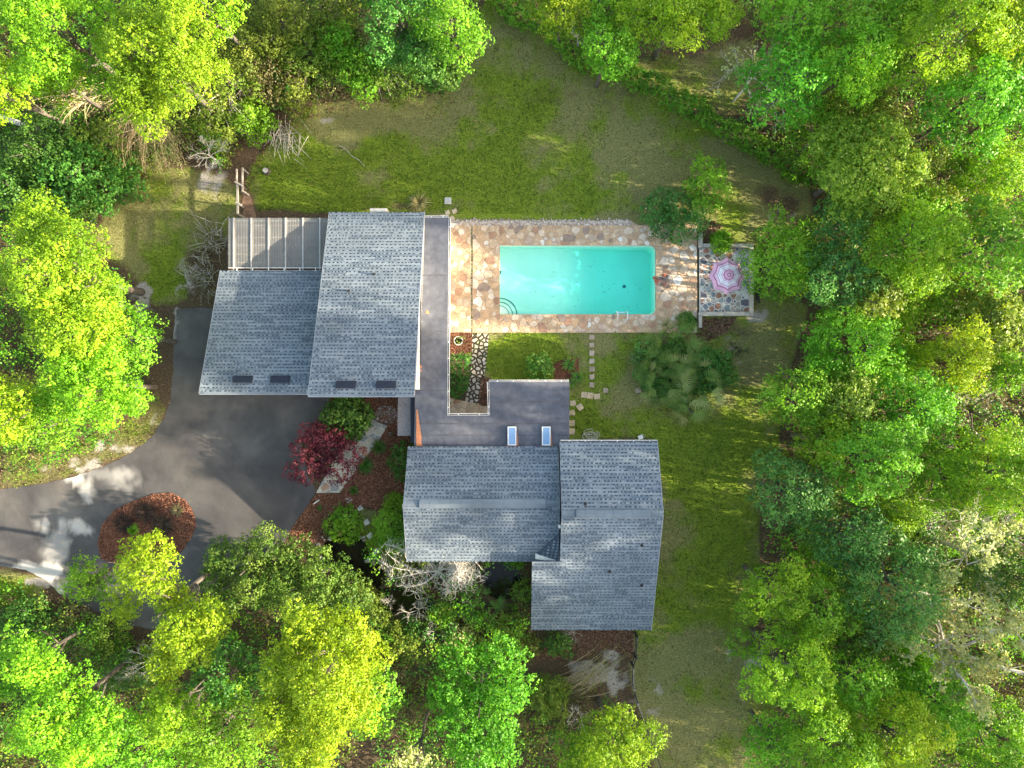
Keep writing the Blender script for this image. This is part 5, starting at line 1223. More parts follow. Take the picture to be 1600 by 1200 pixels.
T(SH, "tall ferny green bush against the west gable, nearer the entry roof", "shrub", 617, 790, 16, 1.4, "green", 406, leaf=.12, sp=.24)
T(SH, "wide fine leaved green bush against the west gable by the white pavers", "shrub", 612, 828, 30, 1.6, "green", 407, [(605, 815, 18, 1.1), (620, 825, 18, 1.2), (600, 838, 17, 1.0), (620, 848, 16, 1.0)], leaf=.12, sp=.25)
T(SH, "dark narrow leaved bush by the house wall south of the entry roof", "shrub", 628, 718, 20, 1.5, "deep", 408, [(630, 705, 14, 1.0), (624, 722, 15, 1.0), (632, 738, 12, .9)], leaf=.16, sp=.28)
T(SH, "bright green small bush on the patio wall's north side", "shrub", 1128, 375, 13, 1.0, "lime", 409, leaf=.12, sp=.24)
T(SH, "greyish flower specked bush at the pool deck's north east corner", "shrub", 1050, 340, 42, 1.6, "blue", 410, [(1020, 332, 21, .9), (1035, 356, 19, .8), (1060, 363, 18, .8), (1083, 350, 19, .8), (1088, 328, 18, .9), (1060, 318, 21, 1.0), (1032, 314, 18, .8), (1052, 340, 22, .8)], leaf=.13, sp=.3)
fb = bpy.data.objects[SH + "_flowers"] if (SH + "_flowers") in bpy.data.objects else [o for o in bpy.data.objects if o.get("label", "").startswith("greyish flower specked")][0]
q, t = foliage([(*P(a, b, .95), c * S0) for a, b, c in ((1020, 332, 22), (1036, 358, 20), (1062, 364, 19), (1085, 350, 20), (1060, 318, 22))], 777, leaf=.11, sp=.75, per=3, crad=.16); quads_object("blossoms", q, LEAF["tan"], fb, t)["kind"] = "stuff"
T(SH, "grey leaved bush at the west side of the palmetto clump", "shrub", 1003, 560, 22, 1.2, "blue", 411, [(1006, 540, 13, .8), (1000, 560, 13, .7), (1002, 582, 12, .7), (1010, 600, 11, .6)], leaf=.13, sp=.3, loose=.1)
T(SH, "dark leafy undershrub filling the middle of the palmetto clump", "shrub", 1060, 580, 60, 1.1, "deep", 415, [(1030, 560, 26, .7), (1060, 550, 26, .7), (1085, 570, 26, .7), (1055, 590, 28, .7), (1088, 603, 24, .65), (1025, 592, 24, .65), (1060, 618, 20, .5), (1105, 590, 20, .6)], leaf=.13, sp=.27)
T(SH, "dark green bush at the east side of the palmetto clump", "shrub", 1120, 575, 26, 1.5, "deep", 412, [(1105, 560, 16, 1.0), (1122, 578, 16, 1.0), (1138, 590, 12, .8), (1130, 560, 12, .8)], leaf=.16, sp=.3)
T(SH, "small green weedy plant on the deck's south east corner", "shrub", 1074, 503, 10, .7, "deep", 413, leaf=.14, sp=.26)
def grassclump(label, px, py, rpx, seed, mat="sword", h=.5, n=90, width=.03, name="grass_plant"):
    x, y = P2(px, py); R_ = rpx * S0; root = thing(name, label, "plant", (x, y, 0)); rng = np.random.RandomState(seed)
    a = rng.uniform(0, 6.283, n); L = R_ * rng.uniform(.55, 1.1, n); hh = h * rng.uniform(.5, 1.1, n); w = width
    ct, st = np.cos(a), np.sin(a); px_, py_ = -st, ct; V = []
    for s0, s1 in ((0, .5), (.5, 1.0)):
        def pt(s, side): 
            ww = w * (1 - s * .9); z = hh * (1.9 * s - 1.5 * s * s); return np.stack([x + ct * L * s + px_ * ww * side, y + st * L * s + py_ * ww * side, z + .02], 1)
        V.append(np.stack([pt(s0, -1), pt(s0, 1), pt(s1, 1), pt(s1, -1)], 1))
    quads_object("blades", np.concatenate(V), LEAF[mat], root, np.tile(rng.rand(n), 2)); return root
grassclump("dark grassy clump in the mulch nearest the entry path", 592, 698, 14, 1, "deep", .5, 160)
grassclump("dark grassy clump in the mulch below the front walk's bend", 571, 727, 16, 2, "deep", .5, 180)
grassclump("smallest dark grassy clump in the mulch above the white pavers", 554, 766, 9, 3, "deep", .4, 110)
grassclump("dry grey grass clump by the north wall of the garage", 655, 319, 20, 4, "tan", .7, 150)
grassclump("dark dead grass clump on the mulch island's north side", 230, 800, 21, 5, "dead", .55, 260)
grassclump("dark dead grass clump in the mulch island's middle", 256, 820, 22, 6, "dead", .55, 280)
grassclump("dark wiry grass clump on the mulch island's west side", 197, 817, 20, 7, "dead", .5, 240)
grassclump("dry tan grass clump on the mulch island's east side", 278, 797, 13, 8, "tan", .25, 110)
grassclump("green upright grass tuft beside the mulch island's tree", 214, 826, 11, 9, "green", 1.2, 110)
grassclump("small green weed at the driveway corner by the front walk", 500, 793, 6, 10, "deep", .3, 50)
def rosette(label, px, py, rpx, seed, n=34, h=.6, mat="sword", width=.06, name="yucca", z0=.1):
    x, y = P2(px, py); R_ = rpx * S0; root = thing(name, label, "plant", (x, y, 0)); r = random.Random(seed); me = None
    for k in range(n):
        L = R_ * r.uniform(.8, 1.1); mb = MB(); el = r.uniform(.1, 1.15)
        if me is None:
            w = width / R_
            for (s0, s1) in ((0, .35), (.35, .7), (.7, 1.0)):
                f = lambda s: (s, w * (1 - s) ** .6 * .9 + .001, .25 * s - .38 * s * s)
                a, b = f(s0), f(s1); mb.face([(a[0], 0, a[2] - .02), (b[0], 0, b[2] - .02), (b[0], b[1], b[2]), (a[0], a[1], a[2])]); mb.face([(a[0], -a[1], a[2]), (b[0], -b[1], b[2]), (b[0], 0, b[2] - .02), (a[0], 0, a[2] - .02)])
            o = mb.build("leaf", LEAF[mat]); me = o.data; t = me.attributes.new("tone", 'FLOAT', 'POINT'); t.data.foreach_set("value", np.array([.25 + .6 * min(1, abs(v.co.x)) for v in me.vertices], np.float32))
        else: o = bpy.data.objects.new("leaf", me); COL.objects.link(o)
        o.parent = root; o.location = (0, 0, z0 + .25 * r.random() * h); o.rotation_euler = (r.uniform(-.3, .3), -el * h * 1.2, k * 2.39996 + r.uniform(-.2, .2)); o.scale = (L, L, L)
    mb = MB(); mb.tube([(x, y, -.05), (x, y, z0 + .2)], [.1, .07], 6, True); mb.build("stem", BARK, root); return root
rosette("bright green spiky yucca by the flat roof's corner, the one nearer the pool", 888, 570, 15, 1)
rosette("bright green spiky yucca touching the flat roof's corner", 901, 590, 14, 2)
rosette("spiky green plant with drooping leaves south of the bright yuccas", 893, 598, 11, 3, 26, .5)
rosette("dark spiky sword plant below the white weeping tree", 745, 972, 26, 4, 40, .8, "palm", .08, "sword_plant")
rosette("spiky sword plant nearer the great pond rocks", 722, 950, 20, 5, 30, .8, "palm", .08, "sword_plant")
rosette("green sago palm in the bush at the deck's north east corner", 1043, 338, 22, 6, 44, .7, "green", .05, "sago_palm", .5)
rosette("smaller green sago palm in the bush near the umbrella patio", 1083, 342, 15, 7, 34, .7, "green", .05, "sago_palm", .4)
# fan palms
def fan_frond_mesh(seed, mat, nb=11):
    r = random.Random(seed); tn = r.uniform(-.25, .25); mb = MB(); mb.tube([(0, 0, 0), (.35, 0, .12), (.62, 0, .1)], [.022, .016, .012], 4)
    for k in range(nb):
        a = (-1.15 + 2.3 * k / (nb - 1)); L = .72 * (1 - .18 * abs(a)) * r.uniform(.85, 1.12); c, s = math.cos(a), math.sin(a); w = .02
        p0 = Vector((.6, 0, .1)); d = Vector((c, s, .06)); pr = Vector((-s, c, 0)); m = p0 + d * L * .55 + Vector((0, 0, .02)); e = p0 + d * L + Vector((0, 0, -.09))
        mb.face([p0 - pr * .006, m - pr * w, m + pr * w, p0 + pr * .006]); mb.face([m - pr * w, e - pr * .004, e + pr * .004, m + pr * w])
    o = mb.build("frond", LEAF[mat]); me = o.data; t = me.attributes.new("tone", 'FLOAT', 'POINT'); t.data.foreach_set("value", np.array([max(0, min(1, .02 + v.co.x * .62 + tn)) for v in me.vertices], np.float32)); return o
def fan_palm(label, px, py, rpx, n, seed, mats, h=.9, size=1.0):
    root = thing("fan_palm", label, "palm", P(px, py)); r = random.Random(seed); protos = []
    for k in range(n):
        a = k * 2.39996; rho = math.sqrt((k + .5) / n) * rpx * S0 * .72; lx, ly = rho * math.cos(a), rho * math.sin(a)
        if k < 5 * len(mats): o = fan_frond_mesh(seed * 10 + k, mats[k % len(mats)]); protos.append(o)
        else: o = r.choice(protos).copy(); COL.objects.link(o)
        o.parent = root; o.location = (lx, ly, .25 + h * (1 - (rho / (rpx * S0)) ** 2) * r.uniform(.6, 1.0)); sc_ = size * r.uniform(.8, 1.15); o.scale = (sc_,) * 3
        o.rotation_euler = (r.uniform(-.35, .35), -r.uniform(-.15, .8), a + r.uniform(-.9, .9))
    mb = MB()
    for k in range(6): mb.tube(curve((P(px, py)[0] + r.uniform(-.4, .4), P(px, py)[1] + r.uniform(-.4, .4), -.05), (P(px, py)[0] + r.uniform(-.7, .7), P(px, py)[1] + r.uniform(-.7, .7), .7), .1, r, 3), [.07, .06, .05], 5)
    mb.build("stems", BARK, root); return root
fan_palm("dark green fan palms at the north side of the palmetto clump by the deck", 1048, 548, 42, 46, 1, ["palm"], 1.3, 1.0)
fan_palm("pale sunlit fan palms at the south side of the palmetto clump", 1080, 602, 44, 50, 2, ["palm", "palmsunlit", "palm"], 1.2, 1.0)
fan_palm("green fan palms on the south west side of the palmetto clump", 1036, 590, 42, 44, 3, ["palm", "palm", "palmsunlit"], 1.2, 1.0)
fan_palm("low outlying fan palm fronds drooping onto the lawn below the palmetto clump", 1072, 634, 14, 6, 4, ["palmsunlit"], .3)
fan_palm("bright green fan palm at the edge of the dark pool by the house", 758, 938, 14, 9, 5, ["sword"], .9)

# ------------------------------------------------------------------ bare trees and canes
def branchy(root, name, base, d, L, r0, gen, rnd, mat, spread=.6, droop=0.0, kids=(2, 4), ratio=.68, mb=None, tips=None, sides=5):
    own = mb is None; mb = mb or MB()
    def rec(p, d, L, r, g):
        n = 4; pts = [Vector(p)]; dd = Vector(d)
        for i in range(n):
            dd = (dd + Vector((rnd.gauss(0, .16), rnd.gauss(0, .16), rnd.gauss(0, .1) - droop))).normalized(); pts.append(pts[-1] + dd * L / n)
        mb.tube(pts, [r * (1 - .45 * i / n) for i in range(n + 1)], max(3, sides - (gen - g)))
        if g == 0:
            if tips is not None: tips.append(pts[-1])
            return
        for k in range(rnd.randint(*kids)):
            i = rnd.randint(2, n); q = pts[i]; ax = Vector((rnd.gauss(0, 1), rnd.gauss(0, 1), rnd.gauss(0, .6))).normalized(); nd = (dd + ax * spread * rnd.uniform(.6, 1.4)).normalized()
            rec(q, nd, L * ratio * rnd.uniform(.75, 1.2), r * .58, g - 1)
            if tips is not None and rnd.random() < .5: tips.append(q)
    rec(base, d, L, r0, gen)
    return mb.build(name, mat, root) if own else mb
# weeping white-twigged tree by the house
wt = thing("weeping_tree", "bare white twigged weeping tree tangled against the south eave", "tree", P(690, 890)); rnd = random.Random(5)
mb = MB(); bx_, by_ = P2(682, 897); fork = Vector((*P2(684, 893, 1.6), 1.6)); mb.tube([(bx_, by_, -.1), (bx_ + .1, by_, .8), fork], [.16, .13, .11], 7); mb.build("trunk", BARK_PALE, wt)
mb = MB(); limbs = []
for (ex, ey, ez) in [(600, 850, 2.2), (612, 905, 2.0), (598, 880, 1.8), (640, 860, 2.6), (655, 850, 2.8), (630, 915, 2.2), (720, 870, 3.4), (745, 880, 3.0), (735, 905, 2.8), (700, 925, 2.4), (715, 850, 3.2), (690, 860, 3.4), (750, 900, 2.6), (648, 925, 1.8), (605, 865, 2.0)]:
    e = Vector((*P2(ex, ey, ez), ez)); pth = curve(fork, e, .16, rnd, 7); mb.tube(pth, [.075, .062, .05, .042, .034, .026, .015], 5); limbs.append(pth)
mb.build("limbs", BARK_PALE, wt)
mb = MB()
for k in range(560):
    l = rnd.choice(limbs); p = l[rnd.randint(2, 6)]; L = rnd.uniform(.4, 1.1); a = rnd.uniform(0, 6.28); pts = [p]; dz = rnd.uniform(.1, .5)
    for i in range(5): a += rnd.gauss(0, .55); pts.append(pts[-1] + Vector((math.cos(a) * L / 5, math.sin(a) * L / 5, (dz - .35 * i) * L / 4)))
    mb.tube(pts, [.016, .015, .013, .011, .009, .006], 3)
c0 = Vector((*P2(716, 893, 2.8), 2.8))
for k in range(620):
    a = rnd.uniform(0, 6.28); rho = abs(rnd.gauss(0, .75)); p = c0 + Vector((math.cos(a) * rho * .95, math.sin(a) * rho * 1.2, rnd.uniform(-.5, .5) - rho * .5)); a2 = rnd.uniform(0, 6.28); L = rnd.uniform(.4, .9); pts = [p]
    for i in range(5): a2 += rnd.gauss(.25, .6); pts.append(pts[-1] + Vector((math.cos(a2) * L / 5, math.sin(a2) * L / 5, rnd.uniform(-.12, .05))))
    mb.tube(pts, [.018, .017, .015, .012, .01, .006], 3)
o = mb.build("twigs", BARK_PALE, wt); o["kind"] = "stuff"
# big bare tree at the lower right with first pale leaves
def leafy_bare(label, px, py, ztop, L, r0, gen, seed, leafm, nleaf, mat=BARK_PALE, name="bare_tree", spread=.65, kids=(3, 4), lean=(0, 0)):
    x, y = P2(px, py, ztop * .6); root = thing(name, label, "tree", (x, y, 0)); rnd = random.Random(seed); tips = []; mb = MB(); z0 = ztop * .38
    mb.tube([(x, y, -.1), (x + .1, y, z0 * .5), (x, y, z0)], [r0 * 1.3, r0, r0 * .8], 7); mb.build("trunk", mat, root); mb = MB()
    for k in range(7):
        a = k / 7 * 6.283 + rnd.uniform(-.3, .3); branchy(root, "b", (x, y, z0 * rnd.uniform(.7, 1)), (math.cos(a) + lean[0], math.sin(a) + lean[1], rnd.uniform(.5, 1.6)), L * rnd.uniform(.6, 1.25), r0 * .5, gen, rnd, mat, spread, .0, kids, .66, mb, tips)
    o = mb.build("branches", mat, root)
    if nleaf:
        rng = np.random.RandomState(seed); tp = np.array([tuple(t) for t in tips]); sel = tp[rng.randint(0, len(tp), nleaf)]; k = 6; idx = np.repeat(np.arange(nleaf), k); pos = sel[idx] + rng.normal(size=(nleaf * k, 3)) * .13
        nr = rng.normal(size=pos.shape) * .5 + np.array([0, 0, 1]); nr /= np.linalg.norm(nr, axis=1, keepdims=True); quads_object("crown", leaf_quads(pos, nr, .17, rng), LEAF[leafm], root, np.clip(rng.normal(.6, .2, len(pos)), 0, 1))
    return root
leafy_bare("big grey branched tree with sparse pale leaves at the lower right", 1545, 1045, 14, 3.4, .21, 4, 71, "pale", 1000, lean=(-.25, .1), kids=(2, 3))
leafy_bare("tall thin grey tree with sparse pale buds on the right edge", 1560, 880, 13, 2.6, .14, 4, 72, "pale", 500, kids=(2, 3))
leafy_bare("grey twiggy tree top above the blue green tree's east side", 1470, 960, 9, 2.0, .12, 3, 73, "pale", 260)
leafy_bare("bare pale branched tree rising beside the fenced field", 1195, 95, 10.5, 1.5, .07, 3, 74, "pale", 90)
leafy_bare("dead grey brush top near the sandy clearing", 1540, 645, 6, 1.6, .1, 3, 75, "brown", 60, BARK, kids=(2, 3))
leafy_bare("grey tangled dead treetop at the right edge above the bare trees", 1565, 820, 8, 1.6, .1, 3, 76, "brown", 0, BARK_PALE)
leafy_bare("white bare sapling by the pond with an upright trunk", 650, 960, 4.0, .62, .032, 3, 77, "pale", 0)
leafy_bare("white bare sapling standing right of the upright one", 672, 985, 3.8, .5, .026, 3, 78, "pale", 0)
leafy_bare("slim bare sapling at the pond's west bank", 605, 945, 3.2, .45, .022, 3, 79, "pale", 0)
leafy_bare("dead pale tree standing at the west lawn's top", 312, 232, 6, .85, .05, 3, 80, "pale", 0, BARK_PALE)
leafy_bare("grey dead limbs below the yellow green tree at the lower left", 215, 1048, 6.0, .9, .05, 3, 81, "pale", 0)
leafy_bare("bare grey brush standing in the hedge near the top", 905, 45, 4, .7, .035, 3, 82, "pale", 0)
leafy_bare("leafless grey bush under the south eave", 897, 992, 1.5, .5, .025, 2, 83, "pale", 0)
leafy_bare("bare grey tree at the bottom between two green trees", 905, 1125, 4.2, .7, .035, 3, 84, "pale", 0)
def canes(label, px, py, n, seed, dirpx, Lm, mat=BARK_TAN, leafm=None, z0=.3, arch=.5, width=.018, spread=.5, name="cane_thicket"):
    x, y = P2(px, py, .5); root = thing(name, label, "shrub", (x, y, 0)); r = random.Random(seed); mb = MB(); base = math.atan2(-dirpx[1], dirpx[0]); tip = []
    for k in range(n):
        a = base + r.gauss(0, spread); L = Lm * r.uniform(.5, 1.15); s = Vector((x + r.gauss(0, .5), y + r.gauss(0, .5), z0 * r.random())); h = arch * L * r.uniform(.5, 1.2)
        pts = [s + Vector((math.cos(a) * L * t, math.sin(a) * L * t, h * (2.2 * t - 1.7 * t * t))) for t in (0, .2, .4, .6, .8, 1)]; mb.tube(pts, [width * q for q in (1.3, 1.2, 1, .8, .6, .3)], 3); tip += pts[2:]
    mb.build("canes", mat, root)
    if leafm:
        rng = np.random.RandomState(seed); tp = np.array([tuple(t) for t in tip]); k = 5; pos = np.repeat(tp, k, 0) + rng.normal(size=(len(tp) * k, 3)) * .16; nr = rng.normal(size=pos.shape) * .6 + np.array([0, 0, .8]); nr /= np.linalg.norm(nr, axis=1, keepdims=True)
        quads_object("foliage", leaf_quads(pos, nr, .11, rng, 2.2), LEAF[leafm], root, rng.rand(len(pos)))
    return root
canes("arching tan canes spraying out left of the big lime tree", 170, 160, 90, 1, (-1, .35), 3.2, leafm="tan", z0=3)
canes("arching tan canes drooping to the lawn below the big lime tree", 235, 200, 110, 2, (-.5, 1), 3.0, leafm="tan", z0=2.8)
canes("yellowing arching canes right of the drooping ones", 262, 205, 110, 3, (.3, 1), 2.6, leafm="pale", z0=2.6)
canes("grey bare twigs hanging above the gate rails", 360, 160, 60, 4, (.3, 1), 2.4, BARK_PALE, None, 2.2)
canes("fan of grey fallen twigs on the lawn's north west corner", 440, 205, 70, 5, (.35, 1), 1.6, BARK_PALE, None, .3, .25)
canes("leaning bare bamboo canes at the bottom by the sandy patch", 880, 1075, 40, 6, (1, -.62), 4.2, BARK_TAN, "olive", .6, .3, .022, .14)
canes("second sheaf of bare canes nearer the round green tree", 850, 1110, 34, 7, (1, -.35), 3.6, BARK, "olive", .5, .3, .02, .2)
canes("grey twigs over the blackish bush beside the patio cover", 335, 375, 60, 8, (-.5, -.6), 1.3, BARK_PALE, "brown", .4, .5, .014, 1.4)
canes("grey twiggy bush between the drive's top and the patio cover", 322, 430, 60, 9, (-1, 0), 1.2, BARK_PALE, "brown", .4, .5, .014, 1.6)
canes("grey brush heap in the eastern wood", 1455, 800, 90, 10, (-.6, 1), 2.2, BARK_PALE, None, 2.5, .4, .016, 1.0)
canes("tan brush right of the round pale crown", 1450, 320, 80, 11, (.6, .4), 2.2, BARK_TAN, "brown", 2, .4, .016, 1.2)
canes("twiggy thicket in the north west beside the lawn", 490, 110, 90, 12, (.5, .6), 2.2, BARK, "olive", 2, .4, .016, 1.2)
canes("grey twigs reaching from the thicket below the top trees", 600, 95, 80, 13, (.8, .6), 2.4, BARK_PALE, "olive", 1.6, .4, .016, .9)
# pine trunk leaning at the top edge
pt_ = thing("pine_tree", "tall brown pine trunk leaning in at the top edge", "tree", P(519, 28)); mb = MB(); a = Vector(P(519, 29)); b = Vector(P(497, -12, 5)); b2 = Vector(P(470, -70, 13)); mb.tube([a + Vector((0, 0, -.2)), a, b, b2], [.3, .26, .23, .15], 8); mb.build("trunk", BARK, pt_)
q, t = foliage([(b2.x, b2.y, 13.5, 1.6), (b2.x + 1.2, b2.y + .8, 13, 1.3), (b2.x - 1.2, b2.y + .5, 12.6, 1.3)], 9, leaf=.15); quads_object("crown", q, LEAF["olive"], pt_, t)
lt = thing("fallen_log", "pale fallen log poking in at the left edge", "log", P(18, 190)); mb = MB(); mb.tube([P(-10, 180, 3.2), P(18, 188, 3.0), P(40, 196, 2.8)], [.2, .19, .16], 8, True); mb.tube([P(0, 186, 3.0), P(-6, 200, 0)], .12, 6); mb.build("wood", BARK_PALE, lt)

# ------------------------------------------------------------------ small things
um = thing("garden_umbrella", "pink and white striped eight sided umbrella on the stone patio", "umbrella", P(1138, 430)); ux, uy = P2(1138, 430, 2.4)
PK = lambda n_, c: mix_noise_mat(n_, tuple(v * .94 for v in c), c, 6, .75, 60, .0)
UM = [PK("canopy_pink", (.62, .33, .45)), PK("canopy_pale", (.68, .46, .57)), PK("canopy_magenta", (.22, .03, .12)), PK("canopy_white", (.78, .75, .77)), PK("canopy_mauve", (.45, .33, .42))]
rings = [(0, .07, 0), (.07, .10, 2), (.10, .25, 0), (.25, .285, 2), (.285, .37, 1), (.37, .40, 4), (.40, .46, 3), (.46, .49, 4), (.49, .56, 3), (.56, .6, 4), (.6, .72, 1), (.72, .735, 0), (.735, .775, 2), (.775, .85, 0), (.85, .87, 1), (.87, .92, 0), (.92, .935, 1), (.935, 1.0, 0)]
UR = 1.27
for k in range(8):
    a0, a1 = k * math.pi / 4, (k + 1) * math.pi / 4; mb = MB(); S_ = 5
    def cp(rho, t):
        a = a0 + (a1 - a0) * t; sag = 1 - .10 * math.sin(math.pi * t) * rho; ch = math.cos(math.pi / 8) / math.cos(a - (a0 + a1) / 2)
        rr_ = UR * rho * (ch * .9 + .1) * sag; return (ux + rr_ * math.cos(a), uy + rr_ * math.sin(a), 2.62 - .5 * rho ** 1.25 - .05 * math.sin(math.pi * t) * rho)
    for r0_, r1_, mi in rings:
        mb.mi = mi
        for s_ in range(S_):
            t0, t1 = s_ / S_, (s_ + 1) / S_
            mb.face([cp(r0_, t0), cp(r1_, t0), cp(r1_, t1), cp(r0_, t1)] if r0_ > 0 else [cp(0, 0), cp(r1_, t0), cp(r1_, t1)])
    mb.build("canopy_panel", UM, um)
    mb = MB(); mb.tube([(ux, uy, 2.58)] + [tuple(Vector(cp(q, 0)) + Vector((0, 0, -.015))) for q in (.35, .7, .99)], .01, 4); mb.build("rib", STEEL, um)
mb = MB(); mb.tube([(ux, uy, .08), (ux, uy, 2.66)], .025, 8, True); mb.build("pole", WHITE, um)
mb = MB(); mb.tube([(ux, uy, 2.6), (ux, uy, 2.66), (ux, uy, 2.72)], [.04, .035, .005], 8); mb.build("finial", WHITE, um)
mb = MB(); mb.tube([(ux, uy, .08), (ux, uy, .16), (ux, uy, .3)], [.28, .25, .06], 12, True); mb.build("base", CONC, um)
def pot(label, px, py, r, h, mat, plant=None, seed=1):
    x, y = P2(px, py); root = thing("flower_pot", label, "pot", (x, y, 0)); mb = MB(); mb.tube([(x, y, 0), (x, y, h * .9), (x, y, h), (x, y, h), (x, y, h * .85)], [r * .72, r * .95, r * 1.08, r * .86, r * .82], 14); mb.build("pot_body", mat, root)
    mb = MB(); mb.prism([(x + r * .85 * math.cos(i / 12 * 6.283), y + r * .85 * math.sin(i / 12 * 6.283)) for i in range(12)], h * .6, h * .86); mb.build("soil", SOIL, root)
    if plant: q, t = foliage([(x, y, h + .05, r * .75), (x + r * .9, y + r * .5, h * .9, r * .6)], seed, leaf=.09, sp=.2, per=7, crad=.1); quads_object("foliage", q, LEAF[plant], root, t)
pot("round cream planter in the red mulch by the courtyard hedge", 717, 533, .3, .45, CONC, "pale", 1)
pot("terracotta pot nestled in the round bushy green plant", 533, 829, .2, .75, TERRA)
pot("small white garden pot in the mulch beside the entry roof", 611, 678, .12, .2, CONC, "brown", 3)
lp = thing("path_light", "small white post light at the driveway corner of the front walk", "lamp", P(497, 784)); x, y = P2(496, 783); mb = MB(); mb.tube([(x, y, 0), (x, y, .55)], .03, 6, True); mb.build("post", WHITE, lp); mb = MB(); mb.tube([(x - .1, y - .1, .58), (x + .28, y + .18, .62)], .04, 6, True); mb.build("lamp_head", WHITE, lp)
hs = thing("hose_heap", "tangled heap of grey hose beside the house's north gutter", "hose", P(917, 681)); rnd = random.Random(4); mb = MB()
for k in range(9):
    c = P(917 + rnd.gauss(0, 6), 681 + rnd.gauss(0, 3)); r_ = rnd.uniform(.15, .4); a = rnd.uniform(0, 6); mb.tube([(c[0] + r_ * 1.4 * math.cos(a + i * .5), c[1] + r_ * .8 * math.sin(a + i * .5), .05 + .03 * k + rnd.uniform(0, .04)) for i in range(12)], .02, 4)
mb.build("hose", BARK_PALE, hs)
wl_ = thing("white_bucket", "small white bucket lying by the north gutter of the main roof", "bucket", P(1000, 686)); x, y = P2(1000, 684); mb = MB(); mb.tube([(x - .15, y, .14), (x + .15, y + .1, .16)], [.13, .16], 10, True); mb.build("bucket_body", WHITE, wl_)
mb = MB(); mb.tube([(x + .15, y - .05, .16), (x + .3, y + .12, .3), (x + .17, y + .25, .16)], .012, 4); mb.build("handle", STEEL, wl_)
dh = thing("dead_frond_heap", "heap of grey dead palm fronds on bare sand east of the palmetto clump", "fronds", P(1155, 548)); rnd = random.Random(9)
for k in range(16):
    x, y = P2(1155 + rnd.gauss(0, 6), 546 + rnd.gauss(0, 5)); a = rnd.uniform(0, 6.28); mb = MB(); L = rnd.uniform(.3, .6); d = Vector((math.cos(a), math.sin(a), .1)); s_ = Vector((-d.y, d.x, 0)); p = Vector((x, y, .05 + .02 * k)); mb.face([p, p + d * L * .5 + s_ * .1, p + d * L, p + d * L * .5 - s_ * .1]); mb.build("frond", LEAF["pale"] if k % 3 == 0 else LEAF["brown"], dh)
st = thing("tree_stump", "cut pale stump at the north lawn's west end", "stump", P(417, 268)); x, y = P2(417, 268); mb = MB(); mb.tube([(x, y, -.05), (x, y, .12), (x, y, .3)], [.3, .24, .21], 9, True); mb.build("bark", BARK, st); mb = MB(); mb.prism([(x + .19 * math.cos(i / 9 * 6.283), y + .19 * math.sin(i / 9 * 6.283)) for i in range(9)], .3, .315); mb.build("cut_face", BARK_PALE, st)
# wooden gate rails beside the patio cover
gt = thing("rail_gate", "weathered wooden rail gate with cross bars by the patio cover", "gate", P(374, 300))
for (x0, y0, x1, y1, z, w) in [(371, 285, 371.5, 335, 1.25, .13), (379, 262, 379, 300, 1.2, .09), (370, 264, 370, 290, 1.2, .08)]:
    beam("rail", P(x0, y0, z), P(x1, y1, z), w, .1, WOOD_GREY, gt)
for (x0, y0, x1, y1) in [(367, 284, 379, 290), (368, 316, 378, 320)]: beam("cross_bar", P(x0, y0, 1.33), P(x1, y1, 1.33), .09, .06, TIMBER, gt)
for px, py in ((371, 286), (371, 318), (371.5, 334), (379, 264), (379, 298)):
    x, y = P2(px, py, 1.2); mb = MB(); mb.box(x - .05, x + .05, y - .05, y + .05, -.1, 1.2); mb.build("post", WOOD_GREY, gt)
# rail fence in the south
fn = thing("rail_fence", "dark rail fence running from the house to the bottom edge", "fence", P(985, 1060)); fpts = [(992, 988), (990, 1020), (986, 1034), (987, 1068), (993, 1090), (1004, 1120), (1020, 1165), (1034, 1205)]
for i, (px, py) in enumerate(fpts):
    x, y = P2(px, py); mb = MB(); mb.box(x - .06, x + .06, y - .06, y + .06, -.1, 1.1); mb.build("post", WOOD_GREY if i in (3, 4) else WOOD_DARK, fn)
for i in range(len(fpts) - 1):
    for z in (.45, .95): beam("rail", (*P2(*fpts[i]), z), (*P2(*fpts[i + 1]), z), .05, .12, WOOD_GREY if i in (2, 4) and z > .5 else WOOD_DARK, fn)
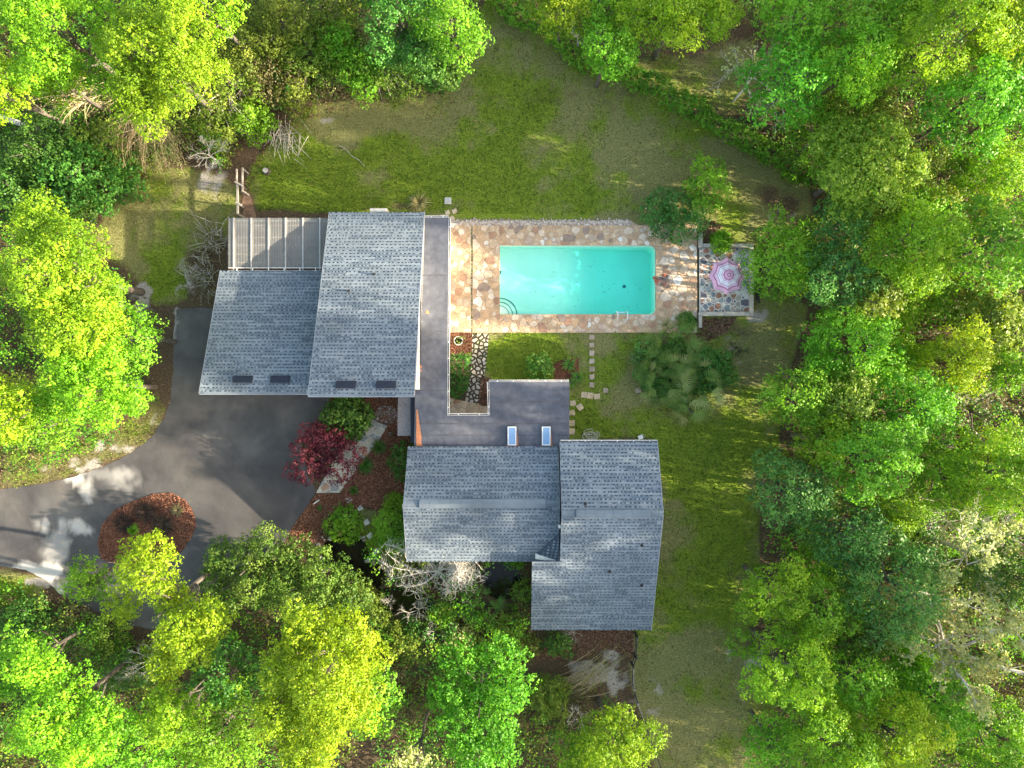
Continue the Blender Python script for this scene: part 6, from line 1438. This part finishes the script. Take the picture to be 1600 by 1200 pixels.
# dark timbers leaning beside the patio wall
tb = thing("timber_stack", "dark timbers laid along the patio wall's east side", "timber", P(1184, 452)); 
for k, (x0, y0, x1, y1) in enumerate([(1181, 432, 1183, 470), (1184.5, 436, 1186, 474), (1187, 440, 1186, 466)]): beam("timber", P(x0, y0, .12 + .03 * k), P(x1, y1, .12 + .03 * k), .1, .1, WOOD_DARK, tb)
rp_ = thing("rope", "thin pale rope lying across the north lawn", "rope", P(550, 246)); mb = MB(); mb.tube([P(q, 226 + (q - 530) * .82 + 1.2 * math.sin(q * .3), .1) for q in range(530, 574, 4)], .018, 4); mb.build("rope_line", BARK_PALE, rp_)
# pond
for i, (cx, cy, rx, ry) in enumerate(PONDS[:3] + PONDS[4:]):
    pass
def water_sheet(cx, cy, rx, ry):
    o = [( *P2(cx + rx * 1.15 * math.cos(a / 20 * 6.283), cy + ry * 1.15 * math.sin(a / 20 * 6.283)), -.14) for a in range(20)]; return o
mb = MB(); mb.face([(*P2(a, b), -.14) for a, b in [(490, 825), (600, 825), (640, 910), (700, 920), (700, 975), (580, 970), (490, 900)]][::-1]); struct(mb.build("pond_water", PONDWATER))
mb = MB(); mb.face([(*P2(a, b), -.14) for a, b in [(742, 866), (828, 866), (828, 950), (742, 950)]][::-1]); struct(mb.build("pond_water", PONDWATER))
rnd = random.Random(21); pr = thing("pond_edging", "grey stones edging the dark garden pond", "stones", P(520, 850))
for k in range(46):
    cx, cy, rx, ry = PONDS[0] if k < 24 else PONDS[1]; a = rnd.uniform(2.2, 5.6) if k < 24 else rnd.uniform(4.6, 6.6); mb = MB(); x, y = P2(cx + rx * 1.02 * math.cos(a) + rnd.gauss(0, 2), cy + ry * 1.02 * math.sin(a) + rnd.gauss(0, 2)); rock(mb, x, y, .02, rnd.uniform(.08, .2), rnd); mb.build("stone", ROCK, pr)
gr = thing("flat_rock", "grey flat garden rock near the white pavers by the pond", "rock", P(600, 884)); mb = MB(); x, y = P2(600, 884); rock(mb, x, y, .05, .32, rnd, .4); mb.build("rock_body", ROCK, gr)
